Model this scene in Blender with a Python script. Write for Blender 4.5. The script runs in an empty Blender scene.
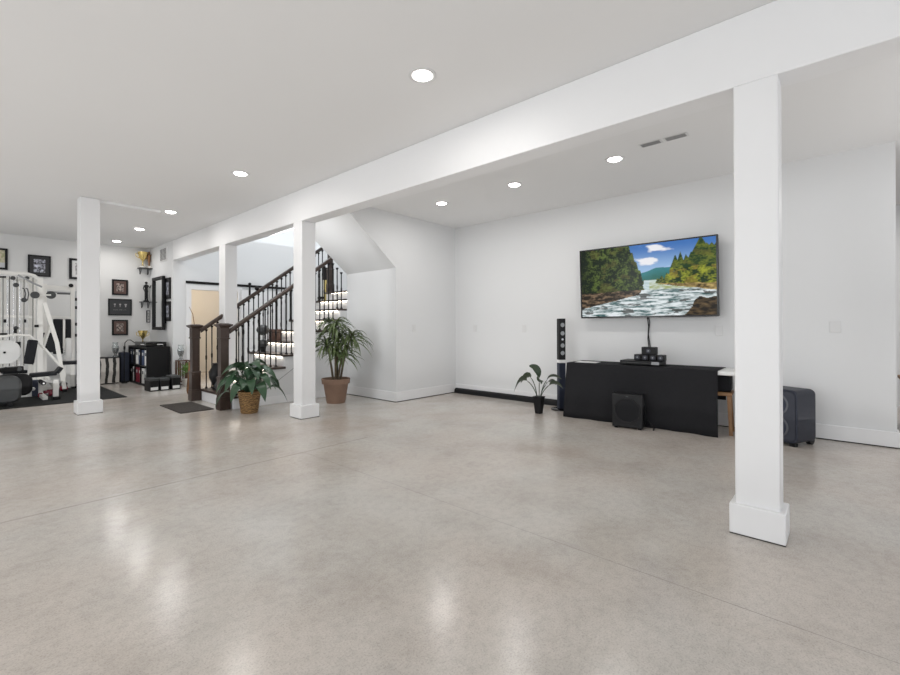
import bpy, bmesh, math, random
from mathutils import Vector, Matrix, noise
random.seed(7)
S = bpy.context.scene
COL = S.collection
PI = math.pi
# ------------------------------------------------------------------ world metrics (metres)
XF, ZB, H, XW, YA = 2.78, 2.38, 2.76, 5.63, 4.89      # beam face, beam underside, ceiling, tv wall, end wall
YG, YH, YS = 11.05, 9.55, 6.10                        # gym wall, hall wall, near side of the staircase
CA, CF, CY, CP, CR, CH = 0.8431, 441.96, 324.875, 0.0042, 0.0021, 1.1

def P(px, py, X=None, Y=None, Z=None):
    """point of the place seen in a direction, on a chosen real plane"""
    xr = px - 450; yr = CY - py
    x = xr*math.cos(CR) + yr*math.sin(CR); y = -xr*math.sin(CR) + yr*math.cos(CR)
    D = math.cos(CP) - y/CF*math.sin(CP); dz = math.sin(CP) + y/CF*math.cos(CP); L = x/CF
    dx = D*math.sin(CA) + L*math.cos(CA); dy = D*math.cos(CA) - L*math.sin(CA)
    t = X/dx if X is not None else (Y/dy if Y is not None else ((Z or 0) - CH)/dz)
    return Vector((t*dx, t*dy, CH + t*dz))

# ------------------------------------------------------------------ materials
def mat(name, col, rough=0.5, metal=0.0, var=0.05, scale=8.0, bump=0.0, spec=0.5, emit=None, estr=0.0, col2=None, bscale=None, trans=0.0):
    m = bpy.data.materials.new(name); m.use_nodes = True
    nt = m.node_tree; N = nt.nodes; L = nt.links
    b = N['Principled BSDF']
    b.inputs['Roughness'].default_value = rough
    b.inputs['Metallic'].default_value = metal
    b.inputs['Specular IOR Level'].default_value = spec
    if trans: b.inputs['Transmission Weight'].default_value = trans
    tc = N.new('ShaderNodeTexCoord')
    no = N.new('ShaderNodeTexNoise'); no.inputs['Scale'].default_value = scale; no.inputs['Detail'].default_value = 4
    L.new(tc.outputs['Object'], no.inputs['Vector'])
    mx = N.new('ShaderNodeMix'); mx.data_type = 'RGBA'
    c = tuple(col)
    a2 = tuple(col2) if col2 else tuple(min(1, v*(1+var)) for v in c)
    a1 = c if col2 else tuple(v*(1-var) for v in c)
    mx.inputs['A'].default_value = (*a1, 1); mx.inputs['B'].default_value = (*a2, 1)
    L.new(no.outputs['Fac'], mx.inputs['Factor']); L.new(mx.outputs['Result'], b.inputs['Base Color'])
    if bump:
        n2 = N.new('ShaderNodeTexNoise'); n2.inputs['Scale'].default_value = bscale or scale*6; n2.inputs['Detail'].default_value = 3
        L.new(tc.outputs['Object'], n2.inputs['Vector'])
        bp = N.new('ShaderNodeBump'); bp.inputs['Strength'].default_value = bump; bp.inputs['Distance'].default_value = 0.01
        L.new(n2.outputs['Fac'], bp.inputs['Height']); L.new(bp.outputs['Normal'], b.inputs['Normal'])
    if emit:
        b.inputs['Emission Color'].default_value = (*emit, 1); b.inputs['Emission Strength'].default_value = estr
    return m

def vmat(name, rough=0.3, emit=0.0, spec=0.5):
    """colours stored per corner in the attribute 'paint'"""
    m = bpy.data.materials.new(name); m.use_nodes = True
    nt = m.node_tree; N = nt.nodes; L = nt.links; b = N['Principled BSDF']
    at = N.new('ShaderNodeAttribute'); at.attribute_name = 'paint'
    b.inputs['Roughness'].default_value = rough; b.inputs['Specular IOR Level'].default_value = spec
    if emit:
        b.inputs['Base Color'].default_value = (0.01, 0.01, 0.01, 1)
        L.new(at.outputs['Color'], b.inputs['Emission Color']); b.inputs['Emission Strength'].default_value = emit
    else:
        L.new(at.outputs['Color'], b.inputs['Base Color'])
    return m

M = {}
M['wall'] = mat('wall_paint', (0.70, 0.705, 0.71), 0.65, var=0.012, scale=1.5, bump=0.05, bscale=120)
M['gymwall'] = mat('wall_paint_gym', (0.68, 0.68, 0.675), 0.65, var=0.015, scale=1.5)
M['ceil'] = mat('ceiling_paint', (0.765, 0.765, 0.765), 0.8, var=0.012, scale=1.2)
M['trim'] = mat('trim_paint', (0.77, 0.77, 0.775), 0.45, var=0.01)
M['dark_wood'] = mat('dark_stained_wood', (0.022, 0.013, 0.010), 0.4, var=0.4, scale=14, bump=0.1, col2=(0.062, 0.038, 0.028))
M['iron'] = mat('black_iron', (0.008, 0.007, 0.007), 0.5, metal=0.2, var=0.2, spec=0.3)
M['black'] = mat('black_plastic', (0.006, 0.006, 0.007), 0.5, var=0.2, scale=20, spec=0.28)
M['blackgloss'] = mat('black_gloss', (0.008, 0.008, 0.009), 0.18, var=0.2)
M['cloth'] = mat('charcoal_cloth', (0.016, 0.016, 0.018), 0.9, var=0.15, scale=30, bump=0.25, bscale=300, spec=0.2)
M['charcoal'] = mat('charcoal_plastic', (0.045, 0.048, 0.050), 0.42, var=0.12, scale=6)
M['pad'] = mat('black_vinyl', (0.008, 0.009, 0.012), 0.55, var=0.2, scale=9, bump=0.05, spec=0.25)
M['navy'] = mat('navy_fabric', (0.016, 0.022, 0.042), 0.65, var=0.2, scale=12)
M['spkbody'] = mat('navy_black_shell', (0.020, 0.023, 0.036), 0.5, var=0.15, scale=14, bump=0.1)
M['spkgrill'] = mat('speaker_mesh', (0.032, 0.036, 0.052), 0.55, var=0.35, scale=160, bump=0.3, bscale=260)
M['silver'] = mat('silver_metal', (0.55, 0.56, 0.58), 0.28, metal=0.9, var=0.05)
M['chrome'] = mat('chrome', (0.75, 0.75, 0.76), 0.15, metal=1.0, var=0.03)
M['whitemetal'] = mat('white_powder_coat', (0.80, 0.79, 0.76), 0.35, var=0.03, scale=5)
M['whiteplastic'] = mat('white_plastic', (0.78, 0.78, 0.77), 0.35, var=0.02)
M['plate'] = mat('switch_plate', (0.66, 0.66, 0.66), 0.35, var=0.01)
M['terracotta'] = mat('terracotta', (0.185, 0.110, 0.075), 0.8, scale=7, bump=0.15, col2=(0.27, 0.175, 0.125))
M['soil'] = mat('soil', (0.03, 0.02, 0.014), 0.95, var=0.5, scale=60, bump=0.6)
M['stem'] = mat('stem_bark', (0.10, 0.075, 0.045), 0.8, var=0.3, scale=40, bump=0.3)
M['palmleaf'] = mat('palm_leaf', (0.035, 0.068, 0.022), 0.45, scale=7, col2=(0.13, 0.17, 0.055))
M['deepleaf'] = mat('deep_green_leaf', (0.010, 0.038, 0.018), 0.32, scale=9, col2=(0.045, 0.10, 0.045))
M['birdleaf'] = mat('broad_dark_leaf', (0.010, 0.026, 0.010), 0.35, scale=8, col2=(0.04, 0.062, 0.025))
M['brightleaf'] = mat('bright_leaf', (0.05, 0.14, 0.02), 0.5, scale=20, col2=(0.16, 0.30, 0.06))
M['midwood'] = mat('brown_wood', (0.16, 0.075, 0.03), 0.5, scale=10, bump=0.1, col2=(0.32, 0.17, 0.07))
M['brownwood'] = mat('reddish_brown_wood', (0.06, 0.03, 0.018), 0.5, scale=12, col2=(0.13, 0.065, 0.04))
M['gold'] = mat('gold_metal', (0.75, 0.58, 0.22), 0.25, metal=0.85, var=0.15, scale=12)
M['bronze'] = mat('bronze_metal', (0.22, 0.11, 0.05), 0.35, metal=0.6, var=0.2)
M['marble'] = mat('marble', (0.72, 0.70, 0.66), 0.3, var=0.1, scale=20)
M['rubber'] = mat('black_rubber_mat', (0.016, 0.017, 0.017), 0.8, var=0.35, spec=0.25, scale=60, bump=0.2)
M['doormat'] = mat('doormat_fibre', (0.050, 0.042, 0.037), 0.95, var=0.35, scale=70, bump=0.6)
M['red'] = mat('red_vinyl', (0.20, 0.01, 0.03), 0.45, var=0.2)
M['blue'] = mat('blue_cardboard', (0.02, 0.04, 0.10), 0.5, var=0.2)
M['grey'] = mat('grey_plastic', (0.30, 0.31, 0.32), 0.45, var=0.08)
M['mirror'] = mat('mirror_glass', (0.80, 0.82, 0.83), 0.03, metal=1.0, var=0.01)
M['room'] = mat('warm_room_paint', (0.74, 0.70, 0.64), 0.7, var=0.02)
M['lens'] = mat('light_lens', (0.9, 0.9, 0.9), 0.4, emit=(1.0, 0.97, 0.93), estr=14)
M['led'] = mat('stair_led', (0.9, 0.9, 0.9), 0.4, emit=(1.0, 0.88, 0.72), estr=18)
M['ringgrey'] = mat('dull_ring', (0.09, 0.095, 0.11), 0.4, var=0.1)
M['dark'] = mat('dark_gap', (0.02, 0.02, 0.02), 0.9, var=0.1)
M['ventgrey'] = mat('vent_grey', (0.20, 0.20, 0.20), 0.6, var=0.05)
M['redbrown'] = mat('brown_leather', (0.085, 0.040, 0.028), 0.5, var=0.25, scale=15)
M['glass'] = mat('clear_glass', (0.85, 0.88, 0.88), 0.05, var=0.01, trans=0.92)
M['pic'] = vmat('framed_print', 0.35)
M['screen'] = vmat('tv_picture', 0.2, emit=0.92, spec=0.12)

# floor: polished concrete with saw-cut joints
def floor_mat():
    m = bpy.data.materials.new('polished_concrete'); m.use_nodes = True
    nt = m.node_tree; N = nt.nodes; L = nt.links; b = N['Principled BSDF']
    tc = N.new('ShaderNodeTexCoord')
    def nz(scale, detail, rough=0.55, dist=0.0):
        n = N.new('ShaderNodeTexNoise'); n.inputs['Scale'].default_value = scale; n.inputs['Detail'].default_value = detail
        n.inputs['Roughness'].default_value = rough; n.inputs['Distortion'].default_value = dist
        L.new(tc.outputs['Object'], n.inputs['Vector']); return n
    def ramp(src, stops):
        r = N.new('ShaderNodeValToRGB'); L.new(src, r.inputs['Fac'])
        e = r.color_ramp.elements; r.color_ramp.interpolation = 'EASE'
        while len(e) < len(stops): e.new(0.5)
        for el, (p, c) in zip(e, stops): el.position = p; el.color = (*c, 1)
        return r
    big = nz(0.8, 6, 0.55, 0.15)
    r1 = ramp(big.outputs['Fac'], [(0.28, (0.455, 0.422, 0.382)), (0.5, (0.53, 0.502, 0.467)), (0.72, (0.565, 0.545, 0.515))])
    pink = nz(0.7, 4, 0.5, 0.2)
    r2 = ramp(pink.outputs['Fac'], [(0.35, (1.0, 1.0, 1.0)), (0.6, (1.0, 0.955, 0.93))])
    fine = nz(22, 6, 0.75)
    r3 = ramp(fine.outputs['Fac'], [(0.3, (0.90, 0.90, 0.90)), (0.6, (1.04, 1.04, 1.04))])
    crack = nz(2.2, 6, 0.62, 0.1)
    r4 = ramp(crack.outputs['Fac'], [(0.20, (0.66, 0.65, 0.63)), (0.60, (1, 1, 1))])
    def mul(a, bb, f=1.0):
        x = N.new('ShaderNodeMix'); x.data_type = 'RGBA'; x.blend_type = 'MULTIPLY'; x.inputs['Factor'].default_value = f
        L.new(a, x.inputs['A']); L.new(bb, x.inputs['B']); return x.outputs['Result']
    grain = nz(140, 3, 0.8)
    r5 = ramp(grain.outputs['Fac'], [(0.30, (0.68, 0.67, 0.66)), (0.52, (1.0, 1.0, 1.0)), (0.7, (1.10, 1.10, 1.10))])
    c = mul(mul(mul(mul(r1.outputs['Color'], r2.outputs['Color']), r3.outputs['Color']), r4.outputs['Color'], 0.55), r5.outputs['Color'], 0.8)
    # joints
    sp = N.new('ShaderNodeSeparateXYZ'); L.new(tc.outputs['Object'], sp.inputs[0])
    wob = nz(2.5, 3)
    def joint(axis, at, w, lim_axis, lim, gt):
        s = N.new('ShaderNodeMath'); s.operation = 'SUBTRACT'; L.new(sp.outputs[axis], s.inputs[0]); s.inputs[1].default_value = at
        ab = N.new('ShaderNodeMath'); ab.operation = 'ABSOLUTE'; L.new(s.outputs[0], ab.inputs[0])
        lt = N.new('ShaderNodeMath'); lt.operation = 'LESS_THAN'; L.new(ab.outputs[0], lt.inputs[0]); lt.inputs[1].default_value = w
        l2 = N.new('ShaderNodeMath'); l2.operation = 'GREATER_THAN' if gt else 'LESS_THAN'
        L.new(sp.outputs[lim_axis], l2.inputs[0]); l2.inputs[1].default_value = lim
        mm = N.new('ShaderNodeMath'); mm.operation = 'MULTIPLY'; L.new(lt.outputs[0], mm.inputs[0]); L.new(l2.outputs[0], mm.inputs[1])
        return mm.outputs[0]
    j1 = joint('Y', 3.55, 0.008, 'X', 2.75, False)
    j2 = joint('X', 2.05, 0.0025, 'Y', 3.55, False)
    j3 = joint('Y', 7.6, 0.007, 'X', 2.2, False)
    ad = N.new('ShaderNodeMath'); ad.operation = 'MAXIMUM'; L.new(j1, ad.inputs[0]); L.new(j2, ad.inputs[1])
    ad2 = N.new('ShaderNodeMath'); ad2.operation = 'MAXIMUM'; L.new(ad.outputs[0], ad2.inputs[0]); L.new(j3, ad2.inputs[1])
    fac = N.new('ShaderNodeMath'); fac.operation = 'MULTIPLY'; L.new(ad2.outputs[0], fac.inputs[0]); L.new(wob.outputs['Fac'], fac.inputs[1])
    x = N.new('ShaderNodeMix'); x.data_type = 'RGBA'; L.new(fac.outputs[0], x.inputs['Factor']); L.new(c, x.inputs['A']); x.inputs['B'].default_value = (0.22, 0.21, 0.20, 1)
    L.new(x.outputs['Result'], b.inputs['Base Color'])
    rr = N.new('ShaderNodeMapRange'); L.new(big.outputs['Fac'], rr.inputs['Value']); rr.inputs['From Min'].default_value = 0.3; rr.inputs['From Max'].default_value = 0.7
    rr.inputs['To Min'].default_value = 0.17; rr.inputs['To Max'].default_value = 0.25
    L.new(rr.outputs['Result'], b.inputs['Roughness'])
    b.inputs['Specular IOR Level'].default_value = 0.5
    bp = N.new('ShaderNodeBump'); bp.inputs['Strength'].default_value = 0.06; bp.inputs['Distance'].default_value = 0.004
    L.new(fine.outputs['Fac'], bp.inputs['Height']); L.new(bp.outputs['Normal'], b.inputs['Normal'])
    return m
M['floor'] = floor_mat()

def basket_mat():
    m = bpy.data.materials.new('woven_basket'); m.use_nodes = True
    nt = m.node_tree; N = nt.nodes; L = nt.links; b = N['Principled BSDF']
    tc = N.new('ShaderNodeTexCoord')
    mp = N.new('ShaderNodeMapping'); mp.inputs['Rotation'].default_value = (0.3, 0.2, 0); L.new(tc.outputs['Object'], mp.inputs['Vector'])
    w = N.new('ShaderNodeTexWave'); w.wave_type = 'BANDS'; w.bands_direction = 'Z'; w.inputs['Scale'].default_value = 13; w.inputs['Distortion'].default_value = 9; w.inputs['Detail Scale'].default_value = 2.5
    L.new(mp.outputs['Vector'], w.inputs['Vector'])
    r = N.new('ShaderNodeValToRGB'); L.new(w.outputs['Fac'], r.inputs['Fac'])
    r.color_ramp.elements[0].color = (0.10, 0.05, 0.016, 1); r.color_ramp.elements[1].color = (0.40, 0.235, 0.09, 1)
    L.new(r.outputs['Color'], b.inputs['Base Color']); b.inputs['Roughness'].default_value = 0.7
    bp = N.new('ShaderNodeBump'); bp.inputs['Strength'].default_value = 0.6; bp.inputs['Distance'].default_value = 0.01
    L.new(w.outputs['Fac'], bp.inputs['Height']); L.new(bp.outputs['Normal'], b.inputs['Normal'])
    return m
M['basket'] = basket_mat()

def zebra_mat():
    m = bpy.data.materials.new('black_white_stripes'); m.use_nodes = True
    nt = m.node_tree; N = nt.nodes; L = nt.links; b = N['Principled BSDF']
    tc = N.new('ShaderNodeTexCoord')
    w = N.new('ShaderNodeTexWave'); w.bands_direction = 'X'; w.inputs['Scale'].default_value = 2.6; w.inputs['Distortion'].default_value = 2.0; w.inputs['Detail Scale'].default_value = 1.4
    L.new(tc.outputs['Object'], w.inputs['Vector'])
    r = N.new('ShaderNodeValToRGB'); r.color_ramp.interpolation = 'CONSTANT'; L.new(w.outputs['Fac'], r.inputs['Fac'])
    e = r.color_ramp.elements; e[0].position = 0; e[0].color = (0.02, 0.018, 0.016, 1); e[1].position = 0.38; e[1].color = (0.55, 0.52, 0.48, 1)
    L.new(r.outputs['Color'], b.inputs['Base Color']); b.inputs['Roughness'].default_value = 0.7
    return m
M['zebra'] = zebra_mat()

# ------------------------------------------------------------------ mesh builder
class MB:
    def __init__(s): s.bm = bmesh.new()
    def box(s, x0, x1, y0, y1, z0, z1, mtx=None):
        vs = [s.bm.verts.new((x, y, z)) for x in (x0, x1) for y in (y0, y1) for z in (z0, z1)]
        for f in ((0, 1, 3, 2), (4, 6, 7, 5), (0, 4, 5, 1), (2, 3, 7, 6), (0, 2, 6, 4), (1, 5, 7, 3)):
            s.bm.faces.new([vs[i] for i in f])
        if mtx is not None:
            for v in vs: v.co = mtx @ v.co
        return s
    def frustum(s, cx, cy, z0, z1, w0, w1):
        a = [s.bm.verts.new((cx+i*w0/2, cy+j*w0/2, z0)) for i, j in ((-1, -1), (1, -1), (1, 1), (-1, 1))]
        b = [s.bm.verts.new((cx+i*w1/2, cy+j*w1/2, z1)) for i, j in ((-1, -1), (1, -1), (1, 1), (-1, 1))]
        s.bm.faces.new(a[::-1]); s.bm.faces.new(b)
        for i in range(4): s.bm.faces.new((a[i], a[(i+1) % 4], b[(i+1) % 4], b[i]))
        return s
    def prism(s, pts, axis, a0, a1):
        """polygon of 2-D points swept along an axis ('x','y','z')"""
        def v(p, a):
            return {'x': (a, p[0], p[1]), 'y': (p[0], a, p[1]), 'z': (p[0], p[1], a)}[axis]
        A = [s.bm.verts.new(v(p, a0)) for p in pts]; B = [s.bm.verts.new(v(p, a1)) for p in pts]
        s.bm.faces.new(A[::-1]); s.bm.faces.new(B)
        n = len(pts)
        for i in range(n): s.bm.faces.new((A[i], A[(i+1) % n], B[(i+1) % n], B[i]))
        return s
    def tube(s, pts, r, n=8, cap=True):
        pts = [Vector(p) for p in pts]; rings = []
        rr = r if isinstance(r, (list, tuple)) else [r]*len(pts)
        up = None
        for i, p in enumerate(pts):
            if i == 0: t = pts[1]-pts[0]
            elif i == len(pts)-1: t = pts[-1]-pts[-2]
            else: t = (pts[i+1]-pts[i]).normalized() + (pts[i]-pts[i-1]).normalized()
            t.normalize()
            if up is None: up = Vector((0, 0, 1)) if abs(t.z) < 0.9 else Vector((1, 0, 0))
            a = t.cross(up).normalized(); b = a.cross(t).normalized(); up = b
            rings.append([s.bm.verts.new(p + rr[i]*(math.cos(2*PI*k/n)*a + math.sin(2*PI*k/n)*b)) for k in range(n)])
        for A, B in zip(rings, rings[1:]):
            for k in range(n): s.bm.faces.new((A[k], A[(k+1) % n], B[(k+1) % n], B[k]))
        if cap: s.bm.faces.new(rings[0][::-1]); s.bm.faces.new(rings[-1])
        return s
    def bar(s, p0, p1, w, d=None):
        """rectangular bar from p0 to p1"""
        p0, p1 = Vector(p0), Vector(p1); d = d or w
        t = (p1-p0).normalized(); up = Vector((0, 0, 1)) if abs(t.z) < 0.95 else Vector((0, 1, 0))
        a = t.cross(up).normalized(); b = a.cross(t).normalized()
        A = [s.bm.verts.new(p0 + i*a*w/2 + j*b*d/2) for i, j in ((-1, -1), (1, -1), (1, 1), (-1, 1))]
        B = [s.bm.verts.new(p1 + i*a*w/2 + j*b*d/2) for i, j in ((-1, -1), (1, -1), (1, 1), (-1, 1))]
        s.bm.faces.new(A[::-1]); s.bm.faces.new(B)
        for i in range(4): s.bm.faces.new((A[i], A[(i+1) % 4], B[(i+1) % 4], B[i]))
        return s
    def lathe(s, prof, c=(0, 0, 0), n=28, axis='z', cap=True):
        rings = []
        for r, z in prof:
            ring = []
            for k in range(n):
                a = 2*PI*k/n; u, v = r*math.cos(a), r*math.sin(a)
                p = {'z': (u, v, z), 'x': (z, u, v), 'y': (u, z, v)}[axis]
                ring.append(s.bm.verts.new((c[0]+p[0], c[1]+p[1], c[2]+p[2])))
            rings.append(ring)
        for A, B in zip(rings, rings[1:]):
            for k in range(n): s.bm.faces.new((A[k], A[(k+1) % n], B[(k+1) % n], B[k]))
        if cap:
            s.bm.faces.new(rings[0][::-1]); s.bm.faces.new(rings[-1])
        return s
    def ball(s, c, r, sc=(1, 1, 1), u=16, v=10):
        res = bmesh.ops.create_uvsphere(s.bm, u_segments=u, v_segments=v, radius=r)
        for w in res['verts']:
            w.co = Vector((w.co.x*sc[0], w.co.y*sc[1], w.co.z*sc[2])) + Vector(c)
        return s
    def leaf(s, pts, widths, side, fold=0.25):
        """ribbon leaf along pts; side = sideways vector; folded along the midrib"""
        side = Vector(side).normalized(); prev = None
        pts = [Vector(p) for p in pts]
        for i, (p, w) in enumerate(zip(pts, widths)):
            t = (pts[min(i+1, len(pts)-1)] - pts[max(i-1, 0)]).normalized()
            nrm = t.cross(side).normalized(); sd = nrm.cross(t).normalized()
            up = nrm if nrm.z > 0 else -nrm
            row = [s.bm.verts.new(p - sd*w/2 + up*w*fold), s.bm.verts.new(p), s.bm.verts.new(p + sd*w/2 + up*w*fold)]
            if prev:
                s.bm.faces.new((prev[0], prev[1], row[1], row[0])); s.bm.faces.new((prev[1], prev[2], row[2], row[1]))
            prev = row
        return s
    def build(s, name, m, parent=None, smooth=True, bevel=0.0, loc=None, solid=0.0):
        bmesh.ops.recalc_face_normals(s.bm, faces=s.bm.faces[:])
        me = bpy.data.meshes.new(name); 
        if smooth:
            for f in s.bm.faces: f.smooth = True
            for e in s.bm.edges:
                if len(e.link_faces) == 2 and e.calc_face_angle(0) > 0.6: e.smooth = False
        s.bm.to_mesh(me); s.bm.free()
        o = bpy.data.objects.new(name, me); COL.objects.link(o)
        me.materials.append(m if not isinstance(m, str) else M[m])
        if parent: o.parent = parent
        if loc: o.location = loc
        if solid:
            md = o.modifiers.new('solid', 'SOLIDIFY'); md.thickness = solid
        if bevel:
            md = o.modifiers.new('bevel', 'BEVEL'); md.width = bevel; md.segments = 2; md.limit_method = 'ANGLE'
        return o

def thing(name, label, cat, loc=(0, 0, 0), rz=0.0, group=None, kind=None):
    o = bpy.data.objects.new(name, None); COL.objects.link(o); o.empty_display_size = 0.1
    o.location = loc; o.rotation_euler = (0, 0, rz)
    o['label'] = label; o['category'] = cat
    if group: o['group'] = group
    if kind: o['kind'] = kind
    return o
def tag(o, label, cat, group=None, kind=None):
    o['label'] = label; o['category'] = cat
    if group: o['group'] = group
    if kind: o['kind'] = kind
    return o
def struct(name, mb, m, label=None, parent=None, bevel=0.0, cat=None):
    o = mb.build(name, m, parent, bevel=bevel)
    if not parent: o['kind'] = 'structure'
    if label: o['label'] = label
    if cat: o['category'] = cat
    return o
def dup(root, loc, rz=None, label=None, group=None):
    r = root.copy(); COL.objects.link(r); r.location = loc
    if rz is not None: r.rotation_euler = (0, 0, rz)
    if label: r['label'] = label
    if group: r['group'] = group
    for ch in list(root.children):
        c = ch.copy(); COL.objects.link(c); c.parent = r
        for g in list(ch.children):
            d = g.copy(); COL.objects.link(d); d.parent = c
    return r

def painted(name, w, h, nx, ny, fn, parent, loc, rot, m):
    """flat picture w x h in its own XZ plane facing -Y, painted by fn(u,v)->rgb"""
    bm = bmesh.new(); lay = None
    vs = [[bm.verts.new((w*(i/nx-0.5), 0, h*(j/ny-0.5))) for j in range(ny+1)] for i in range(nx+1)]
    for i in range(nx):
        for j in range(ny): bm.faces.new((vs[i][j], vs[i+1][j], vs[i+1][j+1], vs[i][j+1]))
    me = bpy.data.meshes.new(name); bm.to_mesh(me); bm.free()
    ca = me.color_attributes.new('paint', 'FLOAT_COLOR', 'POINT')
    for k, v in enumerate(me.vertices):
        c = fn(v.co.x/w+0.5, v.co.z/h+0.5); ca.data[k].color = (c[0], c[1], c[2], 1)
    me.materials.append(m)
    o = bpy.data.objects.new(name, me); COL.objects.link(o); o.parent = parent; o.location = loc; o.rotation_euler = rot
    return o

# ================================================================== THE SETTING
XL, YR, XR = -5.0, -4.2, 8.6
struct('floor', MB().box(XL, XR, YR, 12.6, -0.12, 0.0), 'floor')
c = MB()
c.box(XL, XF+0.09, YR, YG, H, H+0.12)                       # over the main room and gym
c.box(XF+0.09, XR, YR, YS, H, H+0.12)                  # over the bay by the television wall
struct('ceiling', c, 'ceil')
# thin strip added under the ceiling along a dark band beside the gym column
struct('ceiling_strip', MB().box(1.265, 1.95, 7.23, 7.38, 2.728, H-0.001), 'ceil')
# long beam
struct('beam', MB().box(XF, XF+0.18, YR, YH, ZB, H), 'trim', 'long white boxed beam running under the ceiling over three columns', bevel=0.006, cat='beam')
# outer walls
w = MB()
w.box(XL-0.12, XL, YR, YG, 0, 0.9).box(XL-0.12, XL, YR, YG, 2.3, H)
for y0, y1 in ((YR, -2.6), (-0.4, 0.8), (3.0, 4.2), (6.4, YG)): w.box(XL-0.12, XL, y0, y1, 0.9, 2.3)
struct('wall_left', w, 'wall')
w = MB(); w.box(XL, XR, YR-0.12, YR, 0, 0.5).box(XL, XR, YR-0.12, YR, 2.35, H)
for x0, x1 in ((XL, -3.6), (-1.2, -0.2), (2.2, 3.4), (5.4, XR)): w.box(x0, x1, YR-0.12, YR, 0.5, 2.35)
struct('wall_rear', w, 'wall')
struct('wall_gym', MB().box(XL, XF, YG, YG+0.12, 0, H), 'gymwall')
struct('wall_gym_side', MB().box(XF, XF+0.12, YH+0.12, YG, 0, H+0.1).box(XF, XF+0.14, YH, YH+0.12, 0, H+0.1), 'wall')
struct('wall_right', MB().box(XR, XR+0.12, YR, 5.0, 0, H), 'wall')
# hall wall with the sliding-door opening, upper storey set back above it
DX0, DX1, DZ = 3.09, 3.98, 1.845
w = MB(); w.box(XF+0.14, DX0, YH, YH+0.12, 0, 2.84).box(DX1, 7.4, YH, YH+0.12, 0, 2.84).box(DX0, DX1, YH, YH+0.12, DZ, 2.84)
struct('wall_hall', w, 'wall')
w = MB(); w.box(2.8, 7.4, 10.1, 10.22, 2.96, 5.6).box(2.7, 7.5, YH, 10.22, 2.84, 2.96)
w.box(XF+0.06, XF+0.18, YS, 10.1, H+0.12, 5.6).box(7.4, 7.52, YS-0.1, 10.1, 0, 5.6).box(XF+0.06, 7.4, YS-0.1, YS-0.001, H+0.12, 5.6)
w.box(2.8, 7.4, YS-0.1, 10.2, 5.6, 5.7)
struct('wall_stairwell', w, 'wall')
# warm room behind the sliding door
w = MB(); w.box(2.95, 5.6, 11.9, 12.0, 0, 2.5).box(5.6, 5.7, 9.67, 12, 0, 2.5).box(2.90, 2.95, 9.67, 12, 0, 2.5).box(2.9, 5.7, 9.67, 12, 2.5, 2.6)
struct('wall_side_room', w, 'room')
# television wall, end wall with sloped opening, alcove wall, sloped soffit
struct('wall_tv', MB().box(XW, XW+0.16, -0.355, YA+0.12, 0, H), 'wall')
SX0, SZ0 = 4.30, 1.965; SL = 0.81; SXT = SX0-(H-SZ0)/SL
w = MB(); w.prism([(SX0, 0), (XW, 0), (XW, H), (SXT, H), (SX0, SZ0)], 'y', YA, YA+0.11)
struct('wall_end', w, 'wall')
struct('wall_alcove', MB().box(SX0, SX0+0.11, YA+0.11, YS, 0, SZ0-0.001), 'wall')
w = MB(); w.prism([(SX0, SZ0), (SX0+0.25, SZ0), (SXT+0.2, H-0.001), (SXT, H-0.001)], 'y', YA+0.11, YS)
struct('ceiling_stair_soffit', w, 'wall')
w = MB(); w.prism([(SX0+0.001, 0), (7.4, 0), (7.4, H+0.1), (SXT+0.22, H+0.1), (SX0+0.001, SZ0+0.06)], 'y', YS-0.10, YS-0.002)
struct('wall_stair_inner', w, 'wall')
# baseboards
BH, BT = 0.145, 0.018
def bb(name, x0, x1, y0, y1, z0, z1):
    o = struct(name, MB().box(x0, x1, y0, y1, 0.009, z1), 'trim', bevel=0.003)
    MB().box(x0+0.003, x1-0.001, y0+0.003, y1-0.001, 0, 0.009).build('floor_gap', 'dark', o)
    return o
bb('baseboard_tv', XW-BT, XW, -0.36, YA-BT, 0, BH)
bb('baseboard_tv_end', XW-BT, XW+0.16, -0.355-BT, -0.36, 0, BH)
bb('baseboard_end', SX0-BT, XW, YA-BT, YA, 0, BH)
bb('baseboard_alcove', SX0-BT, SX0, YA, YS-BT, 0, BH)
bb('baseboard_gym', XL, XF-BT, YG-BT, YG, 0, BH)
bb('baseboard_gym_side', XF-BT, XF, YH, YG, 0, BH)
bb('baseboard_hall', XF, DX0-0.09, YH-BT, YH, 0, BH)
# columns (drywall with a skirting block)
def column(x0, x1, y0, y1, top, label, e=0.04):
    o = struct('column', MB().box(x0, x1, y0, y1, 0, top), 'trim', label, bevel=0.006, cat='column')
    for za, zb in ((0.004, 0.160),):
        b = MB(); b.box(x0-e, x1+e, y0-e, y1+e, za, zb); b.build('column_base', 'trim', o, bevel=0.006)
    b = MB().box(x0-e+0.002, x1+e-0.002, y0-e+0.002, y1+e-0.002, 0, 0.004); b.build('base_gap', 'dark', o)
    return o
XC = 2.775
column(XC, XC+0.150, 0.242, 0.437, ZB, 'large white square column nearest the speakers and the television table', 0.024)
column(XC, XC+0.185, 4.850, 5.050, ZB, 'white square column between the basket plant and the palm', 0.032)
column(XC, XC+0.185, 7.11, 7.34, ZB, 'white square column rising beside the bottom stair treads', 0.03)
column(1.058, 1.262, 7.20, 7.40, H-0.001, 'free-standing white column beside the gym mat, carrying no beam', 0.028)
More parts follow.
